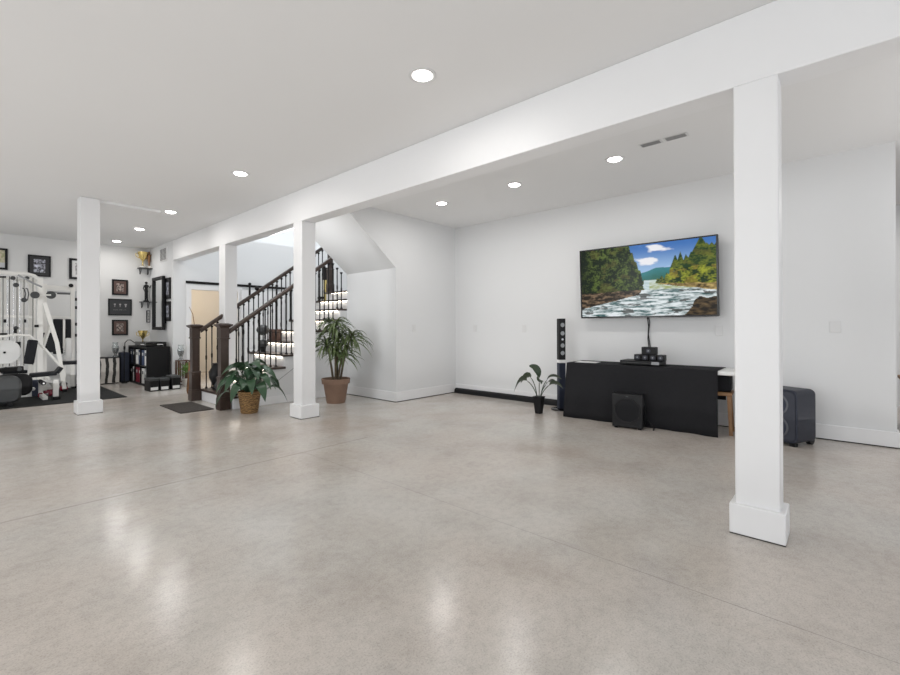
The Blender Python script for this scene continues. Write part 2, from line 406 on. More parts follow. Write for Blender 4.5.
# door casing + barn door
w = MB(); w.box(DX0-0.09, DX0, YH-0.025, YH, 0, DZ+0.09).box(DX1, DX1+0.09, YH-0.025, YH, 0, DZ+0.09).box(DX0, DX1, YH-0.025, YH, DZ, DZ+0.09)
struct('trim_2', w, 'trim')
bd = thing('barn_door', 'white planked sliding barn door hanging from a black track behind the stairs', 'door', (4.5, YH-0.06, 0))
mb = MB()
for i in range(9): mb.box(-0.47, 0.47, -0.02, 0.02, 0.02+i*0.209, 0.02+i*0.209+0.203)
mb.build('door_panel', 'trim', bd, bevel=0.003)
for sx in (-0.3, 0.3):
    mb = MB(); mb.box(sx-0.02, sx+0.02, -0.028, -0.02, 1.70, 2.0); mb.lathe([(0.03, -0.034), (0.03, -0.02)], (sx, 0, 2.02), 14, 'y'); mb.build('hanger', 'iron', bd)
struct('trim_3', MB().box(2.99, 5.2, YH-0.035, YH-0.022, 1.955, 2.005), 'iron', 'black steel sliding door track')

# rear and left windows (behind the viewer)
n = 1
for y0, y1 in ((-2.6, -0.4), (0.8, 3.0), (4.2, 6.4)):
    w = MB(); w.box(XL-0.08, XL-0.02, y0, y0+0.06, 0.9, 2.3).box(XL-0.08, XL-0.02, y1-0.06, y1, 0.9, 2.3).box(XL-0.08, XL-0.02, y0+.06, y1-.06, 0.9, 0.96).box(XL-0.08, XL-0.02, y0+.06, y1-.06, 2.24, 2.3).box(XL-0.08, XL-0.02, (y0+y1)/2-.03, (y0+y1)/2+.03, 0.96, 2.24)
    struct('window_%d' % n, w, 'trim'); n += 1
for x0, x1 in ((-3.6, -1.2), (-0.2, 2.2), (3.4, 5.4)):
    w = MB(); w.box(x0, x0+0.06, YR-0.08, YR-0.02, 0.5, 2.35).box(x1-0.06, x1, YR-0.08, YR-0.02, 0.5, 2.35).box(x0+.06, x1-.06, YR-0.08, YR-0.02, 0.5, 0.56).box(x0+.06, x1-.06, YR-0.08, YR-0.02, 2.29, 2.35).box((x0+x1)/2-.03, (x0+x1)/2+.03, YR-0.08, YR-0.02, 0.56, 2.29)
    struct('window_%d' % n, w, 'trim'); n += 1

# ================================================================== RECESSED LIGHTS, VENTS, PLATES
def lamp(name, kind, loc, power, size=1.0, sizey=None, rot=(0, 0, 0), col=(1, 1, 1), spread=None, parent=None, spot=None):
    d = bpy.data.lights.new(name, kind); d.energy = power; d.color = col
    if kind == 'AREA':
        d.shape = 'RECTANGLE' if sizey else 'DISK'; d.size = size
        if sizey: d.size_y = sizey
        if spread: d.spread = spread
    if kind == 'SPOT':
        d.spot_size = spot; d.spot_blend = 0.7; d.shadow_soft_size = size
    if kind == 'POINT': d.shadow_soft_size = size
    o = bpy.data.objects.new(name, d); COL.objects.link(o); o.location = loc; o.rotation_euler = rot
    if parent: o.parent = parent
    return o
def ceiling_light():
    t = thing('ceiling_light', 'x', 'ceiling light', (0, 0, 0))
    mb = MB(); mb.lathe([(0.092, 0.0), (0.092, -0.004), (0.084, -0.006), (0.066, -0.003), (0.066, 0.0)], n=32, cap=False); mb.build('trim_ring', 'plate', t)
    mb = MB(); mb.lathe([(0.066, -0.001), (0.05, -0.012), (0.025, -0.019), (0.0005, -0.021)], n=32); mb.build('lens', 'lens', t)
    lamp('downlight_lamp', 'AREA', (0, 0, -0.03), 6.0, 0.14, col=(1, 0.97, 0.93), parent=t)
    return t
LIGHTS = [(2.055, 2.07, 'recessed ceiling light nearest the viewer in front of the beam'),
          (2.055, 4.86, 'recessed ceiling light over the floor between the near light and the gym column'),
          (2.07, 7.22, 'recessed ceiling light just past the thin ceiling strip, above the doormat'),
          (2.08, 8.86, 'recessed ceiling light above the end of the gym mat'),
          (2.08, 10.43, 'recessed ceiling light closest to the gym picture wall'),
          (4.36, 1.69, 'recessed ceiling light beside the ceiling vent'),
          (4.36, 2.87, 'recessed ceiling light in the bay between two others, above the small potted plant side'),
          (4.36, 4.03, 'recessed ceiling light nearest the sloped stair corner')]
cl = ceiling_light()
for i, (x, y, lb) in enumerate(LIGHTS):
    z = H-0.0005
    if i == 0: o = cl; o.location = (x, y, z)
    else: o = dup(cl, (x, y, z))
    o['label'] = lb; o['group'] = 'recessed ceiling lights'
for i, (x, y) in enumerate([(-0.8, 2.0), (-0.8, 4.9), (-0.8, 7.6), (-0.8, 10.0), (-3.2, 3.4), (-3.2, 7.6)]):
    o = dup(cl, (x, y, H-0.0005), label='recessed ceiling light outside the picture', group='recessed ceiling lights')

for i, (y, lb) in enumerate(((1.30, 'dark slotted ceiling vent grille, half nearer the recessed light'), (1.09, 'dark slotted ceiling vent grille, half nearer the big column'))):
    t = thing('ceiling_vent', lb, 'vent', (4.20, y, H), 0, 'ceiling vent grilles')
    MB().box(-0.045, 0.045, -0.095, 0.095, -0.006, -0.001).build('vent_frame', 'plate', t)
    mb = MB()
    for k in range(3): mb.box(-0.036+k*0.026, -0.018+k*0.026, -0.08, 0.08, -0.0075, -0.0055)
    mb.build('slot', 'ventgrey', t)

def plate(x, y, z, facing, wd, label):
    rz = {'x': -PI/2, 'y': 0}[facing]
    t = thing('wall_plate', label, 'wall plate', (x, y, z), rz, 'white electrical wall plates')
    cv = MB().box(-wd/2, wd/2, -0.008, -0.0005, -0.055, 0.055).build('cover', 'plate', t, bevel=0.002)
    mb = MB()
    nn = 2 if wd > 0.08 else 1
    for k in range(nn):
        xx = (k-(nn-1)/2)*0.036
        mb.box(xx-0.011, xx+0.011, -0.011, -0.008, -0.030, 0.030)
    mb.build('switch', 'plate', cv)
    return t
plate(XW, 4.47, 1.07, 'x', 0.072, 'small white wall plate nearest the corner on the television wall')
plate(XW, 3.54, 1.07, 'x', 0.072, 'small white wall plate between the corner and the slim tower speaker')
plate(XW, 1.03, 1.05, 'x', 0.072, 'white wall plate just under the right end of the television')
plate(XW, 0.06, 1.09, 'x', 0.082, 'double white switch plate above the rolling party speaker')
plate(4.66, YA, 1.08, 'y', 0.072, 'white switch plate on the short wall beside the alcove')

# ================================================================== STAIRCASE
RISE, RUN, X1 = 0.175, 0.24, 2.49
st = thing('staircase', 'white staircase with dark wooden treads and lit white risers', 'staircase', (X1, YS, 0))
YF = 7.27
for k in range(1, 11):
    x = RUN*(k-1); z = RISE*k
    yf = 0.985 if k in (2, 3) else YF-YS; ov = -0.03 if k < 8 else 0.001
    if k == 10:
        MB().box(x-0.02, x+1.6, 0.001, 1.17, z-0.035, z).build('tread', 'dark_wood', st, bevel=0.006)
    else:
        MB().box(x-0.025, x+RUN+0.01, ov, yf, z-0.032, z).build('tread', 'dark_wood', st, bevel=0.006)
    MB().box(x, x+0.015, 0.0, yf-0.02, z-RISE+0.001, z-0.033).build('riser', 'trim', st)
    if k > 1:
        MB().box(x-0.021, x-0.010, 0.06, 0.95, z-0.0345, z-0.0325).build('light_strip', 'led', st)
# closed side below the treads
def side_panel(y0, y1, ks):
    mb = MB()
    for k in ks:
        x0 = RUN*(k-1)+0.016; x1 = RUN*k+0.016 if k < 10 else RUN*9+1.5
        mb.box(x0, x1, y0, y1, 0, RISE*k-0.0335)
    mb.build('side_panel', 'wall', st)
side_panel(0.0, 0.05, range(1, 11)); side_panel(1.10, 1.15, (1,)); side_panel(1.10, 1.15, range(4, 11))
mb = MB(); mb.prism([(0.15, 0.01), (1.80, 1.11), (1.80, 1.116), (0.15, 0.016)], 'y', -0.004, -0.0005); mb.build('panel_seam', 'ventgrey', st)
MB().box(0.02, 1.79, -0.012, -0.001, 0.004, 0.11).build('side_baseboard', 'trim', st)

# railings
def newel_mesh(h, w=0.125):
    mb = MB()
    mb.box(-w/2-0.010, w/2+0.010, -w/2-0.010, w/2+0.010, 0, 0.14)
    mb.frustum(0, 0, 0.14, 0.17, w+0.020, w+0.008)
    mb.box(-w/2-0.003, w/2+0.003, -w/2-0.003, w/2+0.003, 0.17, 0.42)
    mb.frustum(0, 0, 0.42, 0.445, w+0.022, w+0.0)
    mb.box(-w/2+0.008, w/2-0.008, -w/2+0.008, w/2-0.008, 0.445, h-0.20)
    mb.box(-w/2-0.004, w/2+0.004, -w/2-0.004, w/2+0.004, h-0.215, h-0.195)
    mb.box(-w/2+0.004, w/2-0.004, -w/2+0.004, w/2-0.004, h-0.195, h-0.06)
    return mb
def newel(parent, h, loc, w=0.12):
    o = newel_mesh(h, w).build('newel_post', 'dark_wood', parent, loc=loc, bevel=0.003)
    mb = MB(); mb.frustum(0, 0, h-0.06, h-0.035, w, w+0.05)
    mb.box(-w/2-0.030, w/2+0.030, -w/2-0.030, w/2+0.030, h-0.035, h-0.014)
    mb.frustum(0, 0, h-0.014, h, w+0.04, w-0.03)
    mb.build('post_cap', 'dark_wood', o, bevel=0.002)
    return o
ZR0 = 1.03; SLP = RISE/RUN
def railz(x): return ZR0 + SLP*(x-2.44)
def baluster(x, y, zb, zt):
    mb = MB()
    mb.box(x-0.0065, x+0.0065, y-0.0065, y+0.0065, zb, zt)
    mb.frustum(x, y, zb, zb+0.022, 0.034, 0.018)
    mb.frustum(x, y, zt-0.035, zt-0.005, 0.018, 0.036)
    zm = zb+(zt-zb)*0.52
    mb.lathe([(0.007, zm-0.05), (0.014, zm-0.02), (0.014, zm+0.02), (0.007, zm+0.05)], (x, y, 0), 6)
    return mb
def handrail(x0, x1, y):
    mb = MB(); prof = [(-0.034, -0.012), (0.034, -0.012), (0.036, 0.012), (0.024, 0.034), (-0.024, 0.034), (-0.036, 0.012)]
    mb2 = [(-0.020, -0.034), (0.020, -0.034), (0.020, -0.012), (-0.020, -0.012)]
    for pr in (prof, mb2):
        A = [mb.bm.verts.new((x0, y+p[0], railz(x0)+p[1])) for p in pr]; B = [mb.bm.verts.new((x1, y+p[0], railz(x1)+p[1])) for p in pr]
        mb.bm.faces.new(A[::-1]); mb.bm.faces.new(B)
        for i in range(len(pr)): mb.bm.faces.new((A[i], A[(i+1) % len(pr)], B[(i+1) % len(pr)], B[i]))
    return mb
def treadz(x):
    k = int((x-(X1-0.025))/RUN)+1
    return RISE*min(10, k)
YN = 6.155; YFR = 7.215
rl = thing('stair_railing', 'dark wooden handrail with black balusters and square newel on the near side of the stairs', 'railing', (0, 0, 0), 0, 'stair railings')
newel(rl, 1.155, (2.40, 6.20, 0))
handrail(2.46, 4.135, YN).build('handrail', 'dark_wood', rl, bevel=0.004)
x = 2.55
while x < 4.28:
    zt = min(railz(x)-0.034, SZ0+SL*(SX0-x)-0.02) if x > 4.05 else railz(x)-0.034
    baluster(x, YN, treadz(x), zt).build('baluster', 'iron', rl); x += 0.08
rf = thing('stair_railing', 'dark handrail with black balusters on the far stair side, interrupted by a white column', 'railing', (0, 0, 0), 0, 'stair railings')
newel(rf, 1.145, (2.415, 7.30, 0))
handrail(2.47, XC-0.003, YFR).build('handrail', 'dark_wood', rf, bevel=0.004)
handrail(XC+0.19, 4.64, YFR).build('handrail', 'dark_wood', rf, bevel=0.004)
x = 2.545
while x < 4.58:
    if not (XF-0.03 < x < XF+0.21):
        baluster(x, YFR, treadz(x) if x > 2.98 else (RISE if x < 2.7 else 2*RISE), railz(x)-0.034).build('baluster', 'iron', rf)
    x += 0.08
newel(rf, 1.15, (4.70, YFR-0.02, RISE*10+0.001), 0.09)
mb = MB(); mb.ball((0, 0, 0), 0.035); mb.build('finial', 'iron', rf, loc=(3.32, YFR, railz(3.32)+0.065))

# ================================================================== TELEVISION
def clamp(v, a=0.0, b=1.0): return max(a, min(b, v))
def sstep(a, b, v): t = clamp((v-a)/(b-a)); return t*t*(3-2*t)
def mix(a, b, t): return tuple(a[i]*(1-t)+b[i]*t for i in range(3))
def fbm(x, y, s=0.0, o=4):
    v = 0; amp = 0.5
    for k in range(o):
        v += amp*noise.noise(Vector((x, y, s+k*7.3))); x *= 2.03; y *= 2.03; amp *= 0.5
    return v
def river(u, v):
    # sky and clouds
    c = mix((0.36, 0.55, 0.80), (0.05, 0.17, 0.48), sstep(0.55, 1.0, v))
    cl_ = sstep(0.02, 0.20, fbm(u*5, v*9, 3) + 0.38*math.exp(-((u-0.55)/0.11)**2 - ((v-0.83)/0.12)**2) + 0.25*math.exp(-((u-0.40)/0.05)**2 - ((v-0.84)/0.06)**2) - 0.16 - 0.25*sstep(0.65, 0.8, u))
    c = mix(c, (0.88, 0.88, 0.92), cl_)
    # far blue-green hill
    hill = 0.60 + 0.05*math.exp(-((u-0.60)/0.07)**2) + 0.06*sstep(0.55, 0.75, u) + 0.006*fbm(u*20, 0, 1)
    if v < hill and u > 0.44: c = mix((0.03, 0.20, 0.22), (0.02, 0.13, 0.10), sstep(hill, hill-0.16, v) + 0.3*fbm(u*30, v*30, 2))
    # forests
    spike = lambda s, f: abs(((u*f+s) % 1.0)-0.5)*2
    topL = 1.30 - 0.86*sstep(0.30, 0.57, u) - 0.10*noise.noise(Vector((u*25, 1, 0))) - 0.06*spike(0.0, 34)
    if v < topL and u < 0.54:
        n = fbm(u*20, v*13, 5) + 0.9*fbm(u*70, v*45, 6)
        c = mix((0.005, 0.014, 0.005), (0.11, 0.16, 0.03), clamp(0.20+1.9*n))
        if fbm(u*7, v*7, 11) > 0.14: c = mix(c, (0.12, 0.11, 0.025), 0.4)
        c = mix(c, (0.004, 0.010, 0.006), 0.75*sstep(0.12, 0.0, u)*1.0)
    topR = 0.50 + 0.44*sstep(0.56, 0.97, u) + 0.05*noise.noise(Vector((u*28, 2, 0))) - 0.05*spike(0.3, 30)
    if abs(u-0.735) < 0.02*(0.82-v)/0.1 or abs(u-0.77) < 0.018*(0.85-v)/0.1: topR = max(topR, 0.86) if 0.6 < v < 0.85 else topR
    if abs(u-0.905) < 0.10*clamp((1.03-v)/0.35): topR = 1.1
    if v < topR and u > 0.57:
        n = fbm(u*18, v*16, 8) + 0.7*fbm(u*60, v*52, 9)
        c = mix((0.008, 0.030, 0.005), (0.34, 0.37, 0.03), clamp(0.34+2.0*n))
        if fbm(u*9, v*9, 14) > 0.16: c = mix(c, (0.28, 0.20, 0.03), 0.5)
        if v > 0.64+0.1*fbm(u*6, v*6, 3): c = mix(c, (0.015, 0.05, 0.012), 0.6)
    # rocky banks
    bl = 0.37 - 0.04*(0.5-u) + 0.03*fbm(u*12, 0, 21)
    if u < 0.53 and v < bl:
        n = fbm(u*14, v*26, 22) + 0.5*fbm(u*50, v*60, 23)
        c = mix((0.018, 0.013, 0.008), (0.30, 0.20, 0.12), clamp(0.16+1.9*n))
    br = 0.44 - 0.02*sstep(0.6, 1, u)+0.03*fbm(u*12, 0, 24)
    if u > 0.60 and v < br:
        n = fbm(u*15, v*26, 25) + 0.5*fbm(u*50, v*60, 26)
        c = mix((0.05, 0.03, 0.008), (0.62, 0.45, 0.16), clamp(0.40+1.4*n))
    # river
    le = 0.50 - 0.80*clamp((0.30-v)/0.30) - 0.02*(v < 0.36) + 0.06*fbm(u*8, v*9, 31)
    re = 0.58 + 0.52*clamp((0.45-v)/0.16) - 0.30*sstep(0.24, 0.0, v) + 0.05*fbm(u*8, v*9, 33)
    if v < 0.50 and le < u < re or (v < 0.10 and u < 0.8):
        if v > 0.36:
            c = mix((0.34, 0.40, 0.16), (0.55, 0.66, 0.62), sstep(0.42, 0.50, v)) if u > 0.55 else (0.45, 0.58, 0.60)
            c = mix(c, (0.75, 0.82, 0.84), clamp(0.3+2*fbm(u*20, v*60, 35)))
        else:
            n = fbm(u*9, v*34, 36) + 0.45*fbm(u*34, v*90, 37)
            c = mix((0.04, 0.11, 0.11), (0.80, 0.86, 0.88), clamp(0.58+2.1*n))
            if fbm(u*9, v*22, 38) > 0.17: c = mix((0.03, 0.028, 0.022), c, 0.18)
    if v < 0.24*sstep(0.78, 0.90, u) + 0.05*fbm(u*10, v*10, 40)*sstep(0.8, 0.84, u):
        n = fbm(u*20, v*30, 41); c = mix((0.012, 0.009, 0.006), (0.20, 0.13, 0.06), clamp(0.2+1.3*n))
    return tuple(clamp(x*0.95) for x in c)
tv = thing('television', 'large flat wall-mounted television showing a forest river with white rapids', 'television', (5.482, 1.795, 1.648), -PI/2)
tv.rotation_euler = (0.05, 0, -PI/2)
TW, TH = 1.575, 0.885
MB().box(-TW/2, TW/2, 0.004, 0.045, -TH/2, TH/2).build('housing', 'black', tv, bevel=0.004)
mb = MB(); bz = 0.016
mb.box(-TW/2, TW/2, -0.004, 0.004, TH/2-bz, TH/2).box(-TW/2, TW/2, -0.004, 0.004, -TH/2, -TH/2+bz*1.2).box(-TW/2, -TW/2+bz, -0.004, 0.004, -TH/2+bz*1.2, TH/2-bz).box(TW/2-bz, TW/2, -0.004, 0.004, -TH/2+bz*1.2, TH/2-bz)
mb.build('bezel', 'blackgloss', tv)
painted('screen', TW-2*bz, TH-2.2*bz, 300, 170, river, tv, (0, 0.002, 0.002), (0, 0, 0), M['screen'])
MB().box(-0.3, 0.3, 0.045, 0.125, -0.2, 0.2).build('wall_mount', 'black', tv)
mb = MB(); mb.tube([(5.60, 1.80, 1.30), (5.60, 1.78, 1.22), (5.60, 1.765, 1.10), (5.605, 1.775, 0.95), (5.60, 1.76, 0.82), (5.58, 1.76, 0.72), (5.45, 1.77, 0.672)], 0.007)
mb.tube([(5.61, 1.79, 1.30), (5.61, 1.755, 1.15), (5.61, 1.77, 1.0), (5.61, 1.75, 0.85), (5.59, 1.74, 0.70), (5.47, 1.73, 0.668)], 0.005)
tag(mb.build('power_cable', 'black'), 'black cables hanging from under the television to the table', 'cable')

# ================================================================== TABLE WITH BLACK CLOTH
TR = 0.025; TZ = 0.655
tb = thing('folding_table', 'white plastic folding table mostly hidden beneath a black cloth', 'table', (5.285, 1.66, 0), TR)
# local: x depth 0 +-, y length
MB().box(-0.225, 0.225, -0.98, 0.878, TZ-0.045, TZ-0.004).build('tabletop', 'whiteplastic', tb, bevel=0.012)
for yy in (-0.60, 0.72):
    for xx in (-0.19, 0.19):
        MB().tube([(xx, yy, 0), (xx, yy, TZ-0.046)], 0.014).build('leg', 'grey', tb)
mt = Matrix.Translation((5.285, 1.66, 0)) @ Matrix.Rotation(TR, 4, 'Z')
bm = bmesh.new()
rows = []
prof = []                                       # cross-section: front hem up, over the top, short drop at the back
for z in [0.004, 0.09, 0.18, 0.28, 0.38, 0.48, 0.56, 0.61, 0.64]: prof.append((-0.240, z))
for xx in [-0.23, -0.15, 0.0, 0.15, 0.23]: prof.append((xx, TZ if abs(xx) < 0.22 else TZ-0.0005))
for z in [0.62, 0.45, 0.30]: prof.append((0.240, z))
Y0, Y1 = -0.715, 0.895
NY = 70
for i in range(NY+1):
    y = Y0+(Y1-Y0)*i/NY; row = []
    for j, (xx, z) in enumerate(prof):
        if xx < -0.235:
            d = (0.655-z)
            wob = 0.010*d*math.sin(y*9+1)+0.014*d*math.sin(y*23+z*3)+0.02*d*noise.noise(Vector((y*4, z*3, 0)))
            row.append(bm.verts.new((xx-(0.04+0.095*(y/0.85)**2)*d+wob, y+0.02*d*(1 if y > 0 else -1)*abs(y), z)))
        else: row.append(bm.verts.new((xx, y, z + (0.001*noise.noise(Vector((y*6, xx*8, 2)))) + 0.003)))
    rows.append(row)
for A, B in zip(rows, rows[1:]):
    for k in range(len(prof)-1): bm.faces.new((A[k], B[k], B[k+1], A[k+1]))
# left end flap
prev = None
for k in range(8):
    xx = -0.240+0.480*k/7
    col_ = [bm.verts.new((xx, Y1+0.001+0.035*(0.655-z), z)) for z in (0.004, 0.2, 0.4, 0.6, 0.655)]
    if prev:
        for a in range(4): bm.faces.new((prev[a], col_[a], col_[a+1], prev[a+1]))
    prev = col_
cm = MB(); cm.bm.free(); cm.bm = bm
for v in cm.bm.verts: v.co = mt @ v.co
tag(cm.build('tablecloth', 'cloth', solid=0.003), 'charcoal black cloth draped over the table to the floor', 'tablecloth')
# sheet of paper
tag(MB().box(-0.13, 0.13, -0.09, 0.09, 0, 0.003).build('paper_sheet', 'whiteplastic', loc=(5.20, 2.36, TZ+0.005)), 'pale sheet lying on the left end of the black tablecloth', 'paper')
bpy.data.objects['paper_sheet'].rotation_euler = (0, 0, PI/2+0.1)
# receiver and satellite speakers
rc = thing('media_receiver', 'flat black media receiver with a grey corner on the black tablecloth', 'receiver', (5.25, 1.72, TZ+0.006), TR)
MB().box(-0.13, 0.13, -0.215, 0.215, 0.008, 0.052).build('case', 'black', rc, bevel=0.004)
MB().box(-0.133, -0.13, -0.12, 0.19, 0.026, 0.032).build('disc_slot', 'blackgloss', rc)
MB().box(-0.134, -0.13, -0.21, -0.13, 0.014, 0.046).build('display', 'grey', rc)
for a, b_ in ((-0.1, -0.18), (0.1, -0.18), (-0.1, 0.18), (0.1, 0.18)): MB().lathe([(0.015, 0), (0.015, 0.008)], (a, b_, 0), 12).build('foot', 'black', rc)
def satellite(y, z, w_, h_, label):
    t = thing('satellite_speaker', label, 'speaker', (5.25, y, z), TR, 'small black satellite speakers')
    MB().box(-0.05, 0.05, -w_/2, w_/2, 0, h_).build('case', 'black', t, bevel=0.006)
    mb = MB(); mb.lathe([(0.024, -0.054), (0.024, -0.0505)], (0, 0, h_/2), 20, 'x'); dr = mb.build('driver', 'spkgrill', t)
    mb = MB(); mb.lathe([(0.008, -0.056), (0.008, -0.0545)], (0, 0, h_/2), 14, 'x'); mb.build('dust_cap', 'grey', dr)
RZ = TZ+0.006+0.053
satellite(1.765, RZ, 0.076, 0.066, 'small black speaker at the left end of the row on the receiver')
satellite(1.682, RZ, 0.076, 0.066, 'small black speaker under the topmost box, left of the middle')
satellite(1.599, RZ, 0.076, 0.066, 'small black speaker under the topmost box, right of the middle')
satellite(1.516, RZ, 0.076, 0.066, 'small black speaker at the right end of the row on the receiver')
satellite(1.645, RZ+0.067, 0.150, 0.085, 'wider black speaker topmost of the pile on the receiver')

# subwoofer
sb = thing('subwoofer', 'black cube subwoofer with round front driver standing against the cloth', 'subwoofer', (4.885, 1.752, 0), 0.16)
MB().box(-0.08, 0.08, -0.155, 0.155, 0.015, 0.370).build('case', 'black', sb, bevel=0.006)
mb = MB(); mb.lathe([(0.130, -0.088), (0.134, -0.084), (0.134, -0.0805), (0.120, -0.0805), (0.120, -0.086), (0.130, -0.088)], (0, 0, 0.195), 40, 'x', cap=False); mb.build('driver_ring', 'black', sb)
mb = MB(); mb.lathe([(0.002, -0.082), (0.06, -0.084), (0.119, -0.0805)], (0, 0, 0.195), 40, 'x'); mb.build('driver_cone', 'cloth', sb)
MB().box(-0.084, -0.081, -0.012, 0.012, 0.343, 0.350).build('emblem', 'charcoal', sb)
for a in (-0.055, 0.055):
    for b_ in (-0.12, 0.12): MB().lathe([(0.018, 0), (0.018, 0.016)], (a, b_, 0), 12).build('foot', 'black', sb)
mb = MB(); mb.tube([(4.985, 1.585, 0.09), (4.975, 1.55, 0.05), (4.955, 1.51, 0.009), (4.90, 1.50, 0.008)], 0.007)
tag(mb.build('speaker_wire', 'black'), 'short black wire behind the subwoofer on the floor', 'cable')

# slim tower speaker left of the table
tw = thing('tower_speaker', 'slim black tower speaker with four silver drivers beside the table', 'speaker', (5.36, 2.80, 0), 0.9)
MB().lathe([(0.135, 0), (0.135, 0.012), (0.12, 0.018)], n=32).build('base', 'blackgloss', tw)
MB().box(-0.042, 0.042, -0.044, 0.044, 0.018, 0.62).build('lower_cabinet', 'navy', tw, bevel=0.006)
MB().box(-0.040, 0.040, -0.042, 0.042, 0.62, 0.66).build('collar', 'whiteplastic', tw)
MB().box(-0.042, 0.042, -0.044, 0.044, 0.66, 1.205).build('upper_cabinet', 'black', tw, bevel=0.005)
for zz in (0.75, 0.85, 1.01, 1.12):
    mb = MB(); mb.lathe([(0.028, -0.046), (0.026, -0.0425)], (0, 0, zz), 20, 'x'); mb.build('driver', 'grey', tw)
mb = MB(); mb.lathe([(0.014, -0.046), (0.014, -0.0425)], (0, 0, 0.93), 16, 'x'); mb.build('tweeter', 'silver', tw)

# rolling party speaker
sp = thing('party_speaker', 'navy-black rolling party speaker with two round woofers on the floor by the wall', 'speaker', (5.245, 0.405, 0), math.radians(-27))
D_, W_, H_ = 0.27, 0.34, 0.515
mb = MB()
n_ = 5; r_ = 0.05
def rrect(w_, h_, r, n=5, cx=0, cz=0):
    pts = []
    for (sx, sz, a0) in ((1, 1, 0), (-1, 1, PI/2), (-1, -1, PI), (1, -1, 3*PI/2)):
        for k in range(n+1):
            a = a0+PI/2*k/n; pts.append((cx+sx*(w_/2-r)+r*math.cos(a), cz+sz*(h_/2-r)+r*math.sin(a)))
    return pts
mb.prism(rrect(W_, H_-0.03, 0.05, cz=H_/2+0.015), 'x', -D_/2, D_/2); mb.build('cabinet', 'spkbody', sp, bevel=0.012)
mb = MB(); mb.prism(rrect(W_-0.03, H_-0.07, 0.045, cz=H_/2+0.015), 'x', -D_/2-0.006, -D_/2-0.0005); mb.build('grille', 'spkgrill', sp, bevel=0.003)
for zz in (0.165, 0.375):
    mb = MB(); mb.lathe([(0.095, -D_/2-0.013), (0.10, -D_/2-0.0065), (0.082, -D_/2-0.0065), (0.084, -D_/2-0.013), (0.095, -D_/2-0.013)], (0, 0, zz), 32, 'x', cap=False); wr = mb.build('woofer_ring', 'ringgrey', sp)
    mb = MB(); mb.lathe([(0.081, -D_/2-0.007), (0.03, -D_/2-0.012), (0.002, -D_/2-0.016)], (0, 0, zz), 32, 'x'); mb.build('woofer_cone', 'navy', wr)
mb = MB(); pr = rrect(W_-0.012, H_-0.045, 0.05, cz=H_/2+0.015); mb.tube([(-D_/2-0.004, a, b) for a, b in pr+pr[:1]], 0.004, 6); mb.build('light_edge', 'navy', sp)
for sy in (-0.12, 0.12):
    mb = MB(); mb.lathe([(0.035, sy-0.02), (0.035, sy+0.02)], (D_/2-0.005, 0, 0.035), 18, 'y'); mb.build('wheel', 'black', sp)
mb = MB(); mb.box(D_/2, D_/2+0.02, -0.14, 0.14, 0.07, 0.11).box(D_/2, D_/2+0.018, -0.1, 0.1, 0.38, 0.44); mb.build('rear_handle', 'black', sp, bevel=0.005)
for sy in (-0.12, 0.12): MB().box(-D_/2+0.01, -D_/2+0.05, sy-0.025, sy+0.025, 0, 0.031).build('foot', 'black', sp)

# wooden stool behind the right end of the table
sl = thing('wooden_stool', 'brown wooden stool standing under the bare end of the table', 'stool', (5.30, 0.98, 0), 0.1)
MB().box(-0.13, 0.13, -0.13, 0.13, 0.395, 0.43).build('seat', 'midwood', sl, bevel=0.006)
for a in (-1, 1):
    for b_ in (-1, 1):
        MB().bar((a*0.12, b_*0.12, 0), (a*0.10, b_*0.10, 0.395), 0.032).build('leg', 'midwood', sl)
MB().box(-0.1, 0.1, -0.115, -0.095, 0.14, 0.17).build('stretcher', 'midwood', sl)
bg = thing('black_bag', 'black bag resting on the wooden stool under the table', 'bag', (5.31, 0.96, 0.431), 0.1)
mb = MB(); mb.box(-0.10, 0.12, -0.10, 0.10, 0, 0.165); mb.build('bag_body', 'cloth', bg, bevel=0.02)
MB().tube([(0, -0.07, 0.16), (0, -0.03, 0.172), (0, 0.03, 0.172), (0, 0.07, 0.16)], 0.006).build('strap', 'black', bg)

# black strip lying along the tv wall
mb = MB(); mb.prism([(5.545, 0.0), (5.608, 0.0), (5.606, 0.078), (5.585, 0.082), (5.552, 0.06)], 'y', 2.95, 4.85)
tag(mb.build('floor_strip', 'black', bevel=0.004), 'long black strip lying on the floor against the television wall baseboard', 'strip')

# ================================================================== PLANTS
def bezier(p0, p1, p2, n):
    return [(1-t)**2*Vector(p0)+2*t*(1-t)*Vector(p1)+t*t*Vector(p2) for t in [i/n for i in range(n+1)]]
# potted palm
pp = thing('potted_palm', 'tall multi-stemmed palm in a terracotta pot in the alcove', 'plant', (3.705, 5.53, 0))
mb = MB(); mb.lathe([(0.128, 0), (0.135, 0.02), (0.175, 0.27), (0.178, 0.275), (0.196, 0.28), (0.205, 0.345), (0.198, 0.355), (0.182, 0.352), (0.178, 0.31)], n=40); mb.build('pot', 'terracotta', pp)
mb = MB(); mb.lathe([(0.001, 0.325), (0.10, 0.325), (0.177, 0.318)], n=24, cap=False); mb.build('soil', 'soil', pp)
